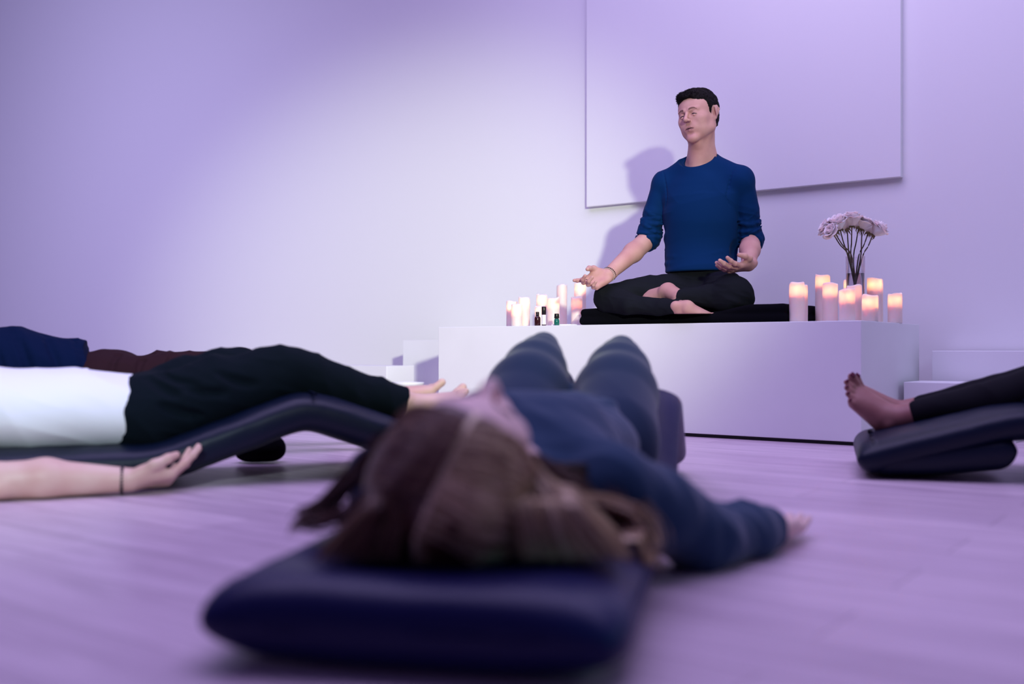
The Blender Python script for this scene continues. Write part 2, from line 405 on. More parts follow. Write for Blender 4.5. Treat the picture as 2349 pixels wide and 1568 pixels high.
def vol_obj(name, vol, mats, parent, it=2, disp=None, mi=None, attr=None):
    V, F = vol.mesh(); V = relax(V, F, it)
    if disp is not None: V = V+vnormals(V, F)*disp(V)[:, None]
    m = mi(V[F].mean(1)) if mi is not None else None
    return mesh_obj(name, V, F, mats, parent, mi=m, attr=attr(V) if attr else None)
def folds(axis, n_scale, amp, seed=0, sharp=1.0, region=None):
    """Cloth folds: ridged noise stretched across the given axis."""
    a = unit(axis)
    def f(V):
        t = V@a; q = V-t[:, None]*a
        p = q*n_scale*0.35+(t*n_scale)[:, None]*a
        w = vnoise(p, seed); r = (1-np.abs(w))**2*2-1+0.5*vnoise(p*2.1, seed+3)
        d = amp*r
        return d*(region(V) if region else 1)
    return f
# ================================================================== the room
def oriented(name, u0, u1, s0, s1, z0, z1, m, kind='structure', bevel=0):
    """A slab whose own axes run along the room, so its material follows the room."""
    me = bpy.data.meshes.new(name); V, F = box_mesh((0, 0, 0), ((u1-u0)/2, (s1-s0)/2, (z1-z0)/2), None, bevel)
    me.from_pydata(V.tolist(), [], F); me.materials.append(m)
    o = bpy.data.objects.new(name, me); COL.objects.link(o); o.location = tuple(R3((u0+u1)/2, (s0+s1)/2, (z0+z1)/2)); o.rotation_euler = (0, 0, ROOM_Z)
    return tag(o, kind=kind)
oriented('floor', -9, 7, -8.5, 1.15, -0.08, 0, M['floor'])
oriented('wall_back', -9, 7, WALL_S, WALL_S+0.12, 0, 3.6, M['wall'])

def on_ray(px, s):                                            # u along the platform where a picture column crosses offset s
    r = (px-CX)/FPX
    return (r*(FL[1]+DN[1]*s)-FL[0]-DN[0]*s)/(DU[0]-r*DU[1])
def depth_at(px, s):
    return R3(on_ray(px, s), s)[1]
def z_at(px, py, s): return EYE-(py-HZ)/FPX*depth_at(px, s)

# big blank canvas on the wall
cs = WALL_S-0.035; cu0 = on_ray(1345, cs); cu1 = on_ray(2066, cs); cz = z_at(1345, 474.5, cs)
tag(room_box('blank_canvas', cu0, cu1, cs, WALL_S-0.0005, cz, cz+1.75, M['canvas'], None, 0.003), 'large blank white canvas hung on the back wall behind the seated man', 'wall panel')

# platform
pf = empty('platform', R3(1.0, 0.385), 'long white lacquered box platform the man in blue sits on', 'platform')
room_box('body', 0, 2.013, 0, 0.77, 0.014, PLAT_H, M['white_box'], pf, 0.003)
room_box('toe_gap', 0.012, 2.0, 0.012, 0.76, 0, 0.014, M['black_gap'], pf, 0.0)  # shade of the toe gap, put in as a black recessed block

# white display boxes on the floor
def disp_box(px0, px1, s, py, label, depth=0.25, group='white display boxes on the floor'):
    u0 = on_ray(px0, s); u1 = on_ray(px1, s); z = z_at((px0+px1)/2, py, s)
    o = room_box('display_box', u0, u1, s, s+depth, 0, z, M['white_box'], None, 0.003)
    o.name = 'display_box'; return tag(o, label, 'box', group)
disp_box(924, 1090, 0.62, 780, 'tall white box partly hidden behind the left end of the platform', 0.28)
disp_box(640, 887, 0.30, 837.5, 'bright white box on the floor above the shin of the person in black jeans', 0.22)
disp_box(887, 921, 0.56, 852, 'small narrow white box between the two larger boxes left of the platform', 0.05)
disp_box(2137.7, 2520, 0.74, 804.2, 'long white box against the wall right of the platform', 0.24)
disp_box(2073, 2330, 0.46, 878, 'low white box with its corner in front of the platform right end', 0.24)
c = R3(on_ray(936, 0.30), 0.30); D = c[1]; z = EYE-(876-HZ)/FPX*D; r = 36/FPX*D
V, F = lathe(c, [(r*0.97, 0), (r, 0.004), (r, z-0.014), (r*1.03, z-0.012), (r*1.03, z-0.002), (r*1.01, z), (r*0.9, z), (r*0.88, z-0.006)], 56)
tag(mesh_obj('round_pedestal', V, F, M['white_box']), 'low round white pedestal at the bare feet left of the platform', 'pedestal')

# ------------------------------------------------------------------ candles
def candle(px, wpx, py, s, power, label, group, seed):
    rr = random.Random(seed)
    base = R3(on_ray(px, s), s, PLAT_H); D = base[1]; r = wpx/2/FPX*D; h = EYE-(py-HZ)/FPX*D-PLAT_H
    root = empty('pillar_candle', base, label, 'candle', group)
    a1, a2, p1, p2 = rr.uniform(0.0015, 0.0045), rr.uniform(0.001, 0.003), rr.uniform(0, 6), rr.uniform(0, 6)
    th = 0.0045; well = min(0.05, h*0.5)
    prof = [(r*0.985, 0), (r, 0.003), (r, h*0.3), (r*1.002, h*0.62), (r*0.998, h-0.01), (r*0.99, h-0.003), (r-th*0.5, h), (r-th, h-0.003), (r-th-0.001, h-well*0.6), (r-th-0.003, h-well), (0.004, h-well-0.001)]
    def wob(t, i):
        dz = (a1*math.sin(t+p1)+a2*math.sin(3*t+p2)) if 4 <= i <= 7 else 0
        return 0.0004*math.sin(5*t+i+p1), dz
    V, F = lathe((base[0], base[1], base[2]), prof, 40, wob)
    mesh_obj('wax_body', V, F, M['wax'], root)
    zf = h-well; V, F = lathe((base[0], base[1], base[2]+zf), [(0.002, 0), (0.0045, 0.004), (0.004, 0.010), (0.001, 0.018)], 10)
    mesh_obj('flame_tip', V, F, M['flame_on'] if power > 0 else M['flame_off'], root)
    if power > 0:
        L = bpy.data.lights.new('candle_light', 'POINT'); L.energy = power; L.color = (1.0, 0.66, 0.38); L.shadow_soft_size = 0.006
        lo = bpy.data.objects.new('candle_light', L); COL.objects.link(lo); lo.parent = root; lo.location = (0, 0, h-well+0.022)
    return root
def emis(name, col, st):
    m = bpy.data.materials.new(name); m.use_nodes = True; b = m.node_tree.nodes['Principled BSDF']
    b.inputs['Base Color'].default_value = (*col, 1); b.inputs['Emission Color'].default_value = (*col, 1); b.inputs['Emission Strength'].default_value = st; return m
M['flame_on'] = emis('lit_candle_tip', (1.0, 0.6, 0.25), 3.0); M['flame_off'] = emis('unlit_candle_tip', (0.8, 0.7, 0.6), 0.0)
GR = 'pillar candles on the right end of the platform'; GL = 'pillar candles on the left end of the platform'
CP = 0.085
for a in [
    (1828, 34, 649, 0.10, 1.0, 'thick candle standing alone in front of the black mat end', GR),
    (1837, 31, 653, 0.22, 0.7, 'candle hidden just behind the thick one at the black mat end', GR),
    (1887, 33, 630, 0.38, 1.0, 'tallest candle of the right group, left of the vase', GR),
    (1904.5, 34, 650, 0.22, 0.9, 'candle overlapping the tallest one on its right side', GR),
    (1943, 36, 663, 0.10, 1.1, 'front candle just below and left of the rose vase', GR),
    (1960, 33, 654, 0.24, 0.25, 'dim pinkish candle right in front of the glass vase', GR),
    (2006, 33, 637, 0.46, 1.3, 'tall bright candle right of the glass vase', GR),
    (2010, 30, 641, 0.60, 0.5, 'candle tucked behind the tall bright one right of the vase', GR),
    (1996, 36, 677, 0.20, 1.2, 'short bright candle at the platform corner right of the vase', GR),
    (2053, 32, 673, 0.50, 0.9, 'candle standing alone at the far right of the platform', GR),
    (1949, 26, 640, 0.62, 0.8, 'candle behind the glass vase, mostly hidden', GR),
    (1174, 25, 690, 0.16, 0.9, 'leftmost candle of the left group', GL),
    (1185, 25, 698, 0.07, 1.0, 'short candle in front of the two leftmost candles', GL),
    (1202.5, 26, 681.5, 0.14, 0.9, 'smooth white candle left of the amber bottle', GL),
    (1243, 25, 675, 0.30, 0.9, 'candle standing behind the three little bottles on the left', GL),
    (1239, 24, 702, 0.18, 0.5, 'shortest candle, right behind the amber bottle', GL),
    (1269.5, 29, 683, 0.16, 1.1, 'wide candle behind the tiny green bottle', GL),
    (1289, 24, 653, 0.52, 0.1, 'tall unlit pinkish candle at the back of the left group', GL),
    (1331, 27, 648.5, 0.44, 1.2, 'tall glowing candle below the right hand of the seated man', GL),
    (1323, 26, 681, 0.26, 0.5, 'dim candle in front of the tall one beside the knee', GL),
]:
    candle(a[0], a[1], a[2], a[3], a[4]*CP*(0.65 if a[6] == GL else 1.0), a[5], a[6], int(a[0]))

# ------------------------------------------------------------------ little oil bottles
def bottle(px, wpx, py, s, kind, label):
    base = R3(on_ray(px, s), s, PLAT_H); D = base[1]; r = wpx/2/FPX*D; h = EYE-(py-HZ)/FPX*D-PLAT_H
    root = empty('oil_bottle', base, label, 'bottle', 'little oil bottles on the platform')
    b = (base[0], base[1], base[2])
    if kind == 'amber':
        V, F = lathe(b, [(r*0.92, 0), (r, 0.002), (r, h*0.55), (r*0.9, h*0.63), (r*0.45, h*0.70), (r*0.42, h*0.74)], 28); mesh_obj('glass_body', V, F, M['amber'], root)
        V, F = lathe(b, [(r*0.62, h*0.72), (r*0.62, h*0.80), (r*0.5, h*0.81), (r*0.56, h*0.86), (r*0.58, h*0.99), (r*0.5, h)], 24); mesh_obj('cap', V, F, M['black_plastic'], root)
    elif kind == 'roller':
        V, F = lathe(b, [(r*0.95, 0), (r, 0.002), (r, h*0.62)], 28); mesh_obj('glass_body', V, F, M['amber'], root)
        V, F = lathe(b, [(r*1.02, h*0.06), (r*1.03, h*0.07), (r*1.03, h*0.56), (r*1.02, h*0.57)], 28); mesh_obj('wrapped_label', V, F, M['paper'], root)
        V, F = lathe(b, [(r*0.98, h*0.61), (r*1.04, h*0.62), (r*1.04, h*0.98), (r*0.95, h)], 28); mesh_obj('cap', V, F, M['black_plastic'], root)
    else:
        V, F = lathe(b, [(r*0.92, 0), (r, 0.002), (r, h*0.42), (r*0.8, h*0.55), (r*0.6, h*0.6)], 28); mesh_obj('glass_body', V, F, M['green_glass'], root)
        V, F = lathe(b, [(r*0.9, h*0.60), (r*0.95, h*0.62), (r*0.85, h*0.97), (r*0.8, h)], 28); mesh_obj('cap', V, F, M['black_plastic'], root)
bottle(1233, 14, 715, 0.03, 'amber', 'small amber bottle with a stepped screw cap')
bottle(1247.5, 10, 703, 0.03, 'roller', 'slim tall roller bottle with a black cap and pale label')
bottle(1277, 12.5, 719, 0.03, 'green', 'tiny green glass bottle with a black cap')
c0 = on_ray(1290, 0.06)
o = room_box('paper_card', c0-0.045, c0+0.055, 0.04, 0.11, PLAT_H, PLAT_H+0.006, M['paper'], None, 0.001); tag(o, 'white card lying flat between the green bottle and the black mat', 'card')
# clear acrylic sheet leaning on the mat
a = R3(on_ray(1307, 0.07), 0.07, PLAT_H+0.002); b = R3(on_ray(1326, 0.09), 0.09, PLAT_H+0.048); t = DN*0.09
n = unit(np.cross(b-a, t))*0.0015
V = np.array([a-n, b-n, b+t-n, a+t-n, a+n, b+n, b+t+n, a+t+n]); F = [(0, 1, 2, 3), (7, 6, 5, 4), (0, 4, 5, 1), (1, 5, 6, 2), (2, 6, 7, 3), (3, 7, 4, 0)]
tag(mesh_obj('acrylic_sheet', V, F, M['glass'], smooth=False), 'small clear acrylic sheet leaning on the left end of the black mat', 'sheet')

# black folded mat under the seated man
u0, u1 = on_ray(1328, 0.06), on_ray(1856, 0.30)
lo = R3(0, 0).copy(); pts = [R3(u0, 0.04), R3(u1, 0.04), R3(u0, 0.62), R3(u1, 0.62)]
v = Vol(np.min(pts, 0)+[-0.03, -0.03, PLAT_H-0.02], np.max(pts, 0)+[0.03, 0.03, PLAT_H+0.11], 0.006)
RM = [DU, DN, [0, 0, 1]]
v.box(R3((u0+u1)/2, 0.335, PLAT_H+0.020), ((u1-u0)/2, 0.285, 0.0195), RM, 0.017, 0)
v.box(R3((u0+u1)/2+0.002, 0.33, PLAT_H+0.054), ((u1-u0)/2-0.004, 0.28, 0.019), RM, 0.017, 0.004)
v.ell(P(1560, 690, 4.26)*[1, 1, 0]+[0, 0, PLAT_H+0.075+0.10-0.024], [0.36, 0.26, 0.10], RM, 0.03, 'sub')          # the sitter's weight
v.ell(P(1585, 690, 4.12)*[1, 1, 0]+[0, 0, 0.494+0.12], [0.30, 0.20, 0.12], RM, 0.02, 'sub')
o = vol_obj('folded_mat', v, M['black_cloth'], None, 1, lambda V: 0.0022*vnoise(V*14, 5)*(V[:, 2] > PLAT_H+0.01))
tag(o, 'black folded felt mat under the cross-legged man on the platform', 'mat')

# ------------------------------------------------------------------ vase with roses
vb = R3(on_ray(1962, 0.38), 0.38, PLAT_H); VD = vb[1]
zt = EYE-(588-HZ)/FPX*VD-PLAT_H; zw = EYE-(627-HZ)/FPX*VD-PLAT_H; rt = 21.5/FPX*VD; rb = rt*0.93
root = empty('glass_vase', vb, 'clear glass cylinder vase holding the roses, among the right candles', 'vase')
V, F = lathe(vb, [(rb*0.9, 0), (rb, 0.004), (rb, 0.02), (rt*0.97, zt*0.6), (rt, zt), (rt-0.0007, zt+0.0005), (rt-0.0014, zt), (rt*0.97-0.0014, zt*0.6), (rb-0.0014, 0.02), (rb-0.006, 0.014), (0.002, 0.013)], 56)
mesh_obj('vase_wall', V, F, M['glass'], root)
V, F = lathe(vb, [(rb-0.006, 0.0145), (rb-0.0020, 0.021), (rt*0.965-0.0020, zw), (0.001, zw)], 56)
mesh_obj('water', V, F, M['water'], root)

def petal(n0, h, w, curl, open_, phase):
    """One rose petal: a cupped sheet with thickness, rooted at the origin, facing +x."""
    nu, nv = 9, 8; A = []
    for i in range(nv+1):
        t = i/nv
        for j in range(nu+1):
            s = (j/nu-0.5)*2; wd = w*math.sin(math.pi*min(0.93, 0.18+0.72*t))**0.8
            ang = s*wd/open_ if open_ > 0 else 0
            rad = open_*(0.35+0.65*math.sin(min(1, t*1.25)*math.pi/2)) + curl*max(0, t-0.72)**1.6*6
            z = h*t - 0.12*h*s*s*t - curl*max(0, t-0.8)**1.5*5 + 0.0015*math.sin(5*s+phase)*t
            A.append((rad*math.cos(ang), rad*math.sin(ang), z))
    A = np.array(A); B = A.copy(); B[:, :2] *= 0.965; nu1 = nu+1; F = []
    for i in range(nv):
        for j in range(nu):
            q = (i*nu1+j, i*nu1+j+1, (i+1)*nu1+j+1, (i+1)*nu1+j); F.append(q); F.append(tuple(len(A)+k for k in q[::-1]))
    n_ = len(A)
    edge = [j for j in range(nu1)]+[i*nu1+nu for i in range(1, nv+1)]+[nv*nu1+j for j in range(nu-1, -1, -1)]+[i*nu1 for i in range(nv-1, 0, -1)]
    for k in range(len(edge)):
        a, b = edge[k], edge[(k+1) % len(edge)]; F.append((a, n_+a, n_+b, b))
    return np.vstack([A, B]), F
def rot_to(axis):
    z = unit(axis); x = unit(np.cross([0, 1, 0.01], z)); y = np.cross(z, x); return np.array([x, y, z])
def rose(px, py, D, size, foot, bend, label, seed, tilt):
    rr = random.Random(seed); top = P(px, py, D); c0 = foot
    root = empty('rose', top, label, 'rose', 'pale pink roses in the glass vase')
    ax = unit(tilt); R = rot_to(ax); Vs, Fs, n = [], [], 0
    rings = [(3, 0.30, 0.95, 0.000, 0), (4, 0.48, 1.0, 0.001, 0.5), (5, 0.70, 0.98, 0.004, 0.2), (5, 0.92, 0.90, 0.008, 0.9), (5, 1.12, 0.76, 0.013, 0.3)]
    for (m, ro, hh, cu, ph) in rings:
        for k in range(m):
            A, F = petal(0, size*1.05*hh*rr.uniform(0.92, 1.06), size*0.78*ro*1.5, cu*rr.uniform(0.5, 1.6), size*0.46*ro, rr.uniform(0, 6))
            a = 2*math.pi*(k/m)+ph+rr.uniform(-0.15, 0.15); ca, sa = math.cos(a), math.sin(a)
            A = A@np.array([[ca, sa, 0], [-sa, ca, 0], [0, 0, 1]])
            tl = rr.uniform(0.0, 0.22)*ro; A[:, 0] += A[:, 2]*tl*ca; A[:, 1] += A[:, 2]*tl*sa
            Vs.append(A@R+top-ax*size*0.45); Fs += [tuple(i+n for i in f) for f in F]; n += len(A)
    mesh_obj('bloom', np.vstack(Vs), Fs, M['petal'], root)
    neck = top-ax*size*0.46
    Vs, Fs, n = [], [], 0
    V, F = tubes([[neck-ax*0.010, neck-ax*0.004, neck+ax*0.002, neck+ax*0.004]], [[0.002, 0.007, 0.009, 0.002]], 8)
    Vs.append(V); Fs += [tuple(i) for i in F.tolist()]; n = len(V)
    for k in range(6):
        a = k*math.pi/3+rr.uniform(-.3, .3); d = (math.cos(a)*R[0]+math.sin(a)*R[1]); L = rr.uniform(0.014, 0.028)
        pth = bez([neck, neck+d*0.008-ax*0.002, neck+d*0.012-ax*L*0.5, neck+d*rr.uniform(.006, .016)-ax*L], 6)
        V, F = tubes([pth], [[0.002, 0.0032, 0.003, 0.0022, 0.0012, 0.0004]], 4); Vs.append(V); Fs += [tuple(int(j)+n for j in f) for f in F]; n += len(V)
    mesh_obj('sepals', np.vstack(Vs), Fs, M['sepal'], root)
    pth = bez([neck-ax*0.004, neck*0.55+c0[1]*0.45+np.asarray(bend), c0[1], c0[0]], 14)
    V, F = tubes([pth], [np.linspace(0.0022, 0.0030, 14)], 7)
    mesh_obj('stem', V, F, M['stem'], root)
def foot(a, ra, rim_a, rim_r):                                 # a point near the vase bottom, and the point where the stem leans on the rim
    return (vb+np.array([ra*math.cos(a), ra*math.sin(a), 0.10]), vb+np.array([rim_r*math.cos(rim_a), rim_r*math.sin(rim_a), zt-0.005]))
rs = rt-0.008
for (px, py, dD, size, tilt, ang, lab) in [
    (1955, 503, -0.02, 0.062, (0.0, -0.15, 1), 1.6, 'topmost rose in the middle of the bouquet'),
    (1922, 512, -0.03, 0.064, (-0.45, -0.3, 1), 3.0, 'full rose left of the topmost one'),
    (1897, 523, 0.00, 0.056, (-1.1, -0.1, 0.75), 3.4, 'outermost rose on the left side of the bouquet'),
    (1983, 513, -0.01, 0.056, (0.35, -0.2, 1), 0.4, 'rose between the topmost rose and the drooping right one'),
    (2014, 527, -0.02, 0.064, (0.9, -0.3, 1), -0.4, 'drooping open rose on the right side of the bouquet'),
    (1938, 516, 0.06, 0.050, (-0.3, 0.5, 1), 2.2, 'small rose hidden at the back left of the bouquet'),
    (1968, 512, 0.07, 0.050, (0.1, 0.6, 1), 1.2, 'small rose hidden at the back of the bouquet, behind the topmost'),
    (1996, 525, 0.05, 0.052, (0.6, 0.5, 1), 0.8, 'rose behind and left of the drooping right one'),
    (1908, 530, -0.05, 0.048, (-0.9, -0.5, 0.5), 3.9, 'low rose at the left, its petals curling down'),
]:
    rose(px, py, VD+dD, size*0.88, foot(ang+math.pi, 0.012, ang if abs(ang-1.57) > 0.5 else ang+0.3, rs*0.9), (0, 0, -0.004), lab, int(px), tilt)
# ================================================================== body building
def frame(F, N):
    """Orthonormal frame: F kept, N made square to it, S = F x N."""
    F = unit(F); N = unit(np.asarray(N, float)-F*np.dot(F, N)); return F, N, np.cross(F, N)
def rotv(v, axis, a):
    axis = unit(axis); v = np.asarray(v, float)
    return v*math.cos(a)+np.cross(axis, v)*math.sin(a)+axis*np.dot(axis, v)*(1-math.cos(a))

def hand(v, W, F, N, side, sc=1.0, curl=(0.35, 0.4, 0.45, 0.5), spread=0.06, thumb=(0.35, 0.25), k=0.006):
    """side=+1: the thumb side is F x N (right hand, N out of the palm); -1 for the left. Returns joints for nails and rings."""
    F, N, S = frame(F, N); S = S*side; W = np.asarray(W, float)
    def p(f, s, n): return W+(F*f+S*s+N*n)*sc
    # palm: heel, body, knuckle row, thumb mound, little-finger mound
    v.cone(p(-0.02, 0, 0), p(0.02, 0.0, 0), 0.026*sc, 0.027*sc, 0.012, (N, 0.74))
    for s0, s1, r0, r1 in ((0.018, 0.030, 0.019, 0.0145), (0.006, 0.010, 0.019, 0.0148), (-0.006, -0.011, 0.018, 0.014), (-0.017, -0.031, 0.017, 0.0125)):
        v.cone(p(0.016, s0, 0), p(0.088, s1, -0.001), r0*sc, r1*sc, 0.012, (N, 0.85))
    v.ell(p(0.038, 0.028, 0.010), np.array([0.030, 0.017, 0.016])*sc, [F, S, N], 0.012)
    v.ell(p(0.040, -0.026, 0.008), np.array([0.034, 0.014, 0.013])*sc, [F, S, N], 0.012)
    out = {}
    spec = (('index', 0.029, 0.092, (0.043, 0.027, 0.022), 0.0098), ('middle', 0.0095, 0.096, (0.048, 0.030, 0.024), 0.0100),
            ('ring', -0.0105, 0.091, (0.044, 0.028, 0.023), 0.0095), ('little', -0.030, 0.083, (0.035, 0.021, 0.020), 0.0085))
    for i, (nm, s, f, L, r) in enumerate(spec):
        c = curl[i]; c = (c, c, c*0.7) if np.isscalar(c) else c
        d = unit(F+S*(1.5-i)*spread); q = p(f-0.006, s, -0.001); pts = [q]; rad = [r*1.06]
        ax = np.cross(d, N)                                   # turning d towards N
        ang = 0
        for j in range(3):
            ang += c[j]; dd = rotv(d, np.cross(d, N), ang); q = q+dd*L[j]*sc; pts.append(q); rad.append(r*(0.97, 0.90, 0.78)[j])
        rad = [x*sc for x in rad]; v.chain(pts, rad, 0.0035)
        for j in (1, 2): v.ell(pts[j], rad[j]*1.08, None, 0.003)
        out[nm] = (pts, rad, dd, unit(np.cross(np.cross(dd, N), dd) if False else rotv(N, np.cross(d, N), ang)))
    tf, tn = thumb                                            # how far the thumb swings out, and how far over the palm
    t0 = p(0.020, 0.020, 0.006); d1 = unit(F*math.cos(0.75)+S*math.sin(0.75)*1.1+N*tn*0.6)
    t1 = t0+d1*0.044*sc; d2 = unit(F*0.95+S*tf+N*tn); t2 = t1+d2*0.033*sc; d3 = unit(F*1.0+S*(tf-0.45)+N*(tn+0.10)); t3 = t2+d3*0.025*sc
    v.chain([t0, t1, t2, t3], [0.0165*sc, 0.0135*sc, 0.0112*sc, 0.0092*sc], 0.006); v.ell(t2, 0.0118*sc, None, 0.003)
    v.cone(t1, p(0.075, 0.026, 0), 0.0085*sc, 0.009*sc, 0.014, (N, 0.7))          # the web
    out['thumb'] = ([t0, t1, t2, t3], [0.0165*sc, 0.0135*sc, 0.0112*sc, 0.0092*sc], d3, unit(np.cross(d3, np.cross(N, d3))))
    return out

def foot_v(v, A, T, U, side, sc=1.0, curl=0.12, shin=None):
    """A ankle centre, T towards the toes, U towards the shin (top of the foot); side=+1 big toe at T x U."""
    T, U, S = frame(T, U); S = S*side; A = np.asarray(A, float)
    def p(t, s, u): return A+(T*t+S*s+U*u)*sc
    sd_ = U if shin is None else unit(shin); J = p(-0.006, 0, -0.008)
    v.cone(J+sd_*0.06*sc, J, 0.032*sc, 0.034*sc, 0.02, (S, 0.9))
    v.ell(p(-0.040, -0.002, -0.045), np.array([0.032, 0.029, 0.033])*sc, [T, S, U], 0.02)
    v.cone(J+sd_*0.05*sc-T*0.012*sc, p(-0.042, 0, -0.035), 0.014*sc, 0.018*sc, 0.02)        # tendon
    v.cone(p(-0.030, -0.004, -0.052), p(0.10, -0.022, -0.064), 0.026*sc, 0.017*sc, 0.02)
    v.cone(p(0.0, 0.008, -0.02), p(0.115, 0.026, -0.060), 0.036*sc, 0.0195*sc, 0.02)
    v.cone(p(0.02, -0.004, -0.025), p(0.115, 0.0, -0.060), 0.033*sc, 0.018*sc, 0.02)
    v.cone(p(0.02, -0.010, -0.035), p(0.105, -0.022, -0.062), 0.028*sc, 0.016*sc, 0.018)
    v.ell(p(0.002, 0.030, -0.006), np.array([0.014, 0.012, 0.014])*sc, [T, S, U], 0.012)
    v.ell(p(-0.006, -0.031, -0.012), np.array([0.014, 0.012, 0.014])*sc, [T, S, U], 0.012)
    out = []
    for i, (s, t, L, r) in enumerate(((0.032, 0.122, 0.050, 0.0135), (0.010, 0.128, 0.044, 0.0095), (-0.008, 0.124, 0.038, 0.0090), (-0.0245, 0.116, 0.032, 0.0088), (-0.039, 0.104, 0.026, 0.0085))):
        a = p(t-0.012, s*0.95, -0.060); up = curl
        b = a+(T*math.cos(up)+U*math.sin(up)+S*(0.02 if i == 0 else 0))*L*0.62*sc
        c = b+(T*math.cos(up-0.5*(i > 0))+U*math.sin(up-0.5*(i > 0)))*L*0.5*sc
        v.chain([a, b, c], [r*1.05*sc, r*0.93*sc, r*0.98*sc], 0.004); out.append((b, c, r*sc, U, T))
    return out
def nail_mesh(root, name, c, t, u, r, m, L=1.0):
    """A small curved nail: c tip joint centre, t finger direction, u nail side."""
    t = unit(t); u = unit(np.asarray(u)-t*np.dot(u, t)); s = np.cross(t, u); V = []; n = 7
    for k in (0, 1):
        for i in range(n):
            for j in range(n):
                a = (i/(n-1)-0.5)*1.9; l = (j/(n-1)-0.35)*r*1.9*L; rr = r*(1.04+0.07*k)*(1-0.10*abs(j/(n-1)-0.4))
                V.append(c+s*math.sin(a)*rr*0.92+u*math.cos(a)*rr+t*l)
    F = []
    for i in range(n-1):
        for j in range(n-1):
            q = (i*n+j, i*n+j+1, (i+1)*n+j+1, (i+1)*n+j); F.append(q); F.append(tuple(n*n+x for x in q[::-1]))
    e = [j for j in range(n)]+[i*n+n-1 for i in range(1, n)]+[(n-1)*n+j for j in range(n-2, -1, -1)]+[i*n for i in range(n-2, 0, -1)]
    for k in range(len(e)): a, b = e[k], e[(k+1) % len(e)]; F.append((a, n*n+a, n*n+b, b))
    return mesh_obj(name, np.array(V), F, m, root)

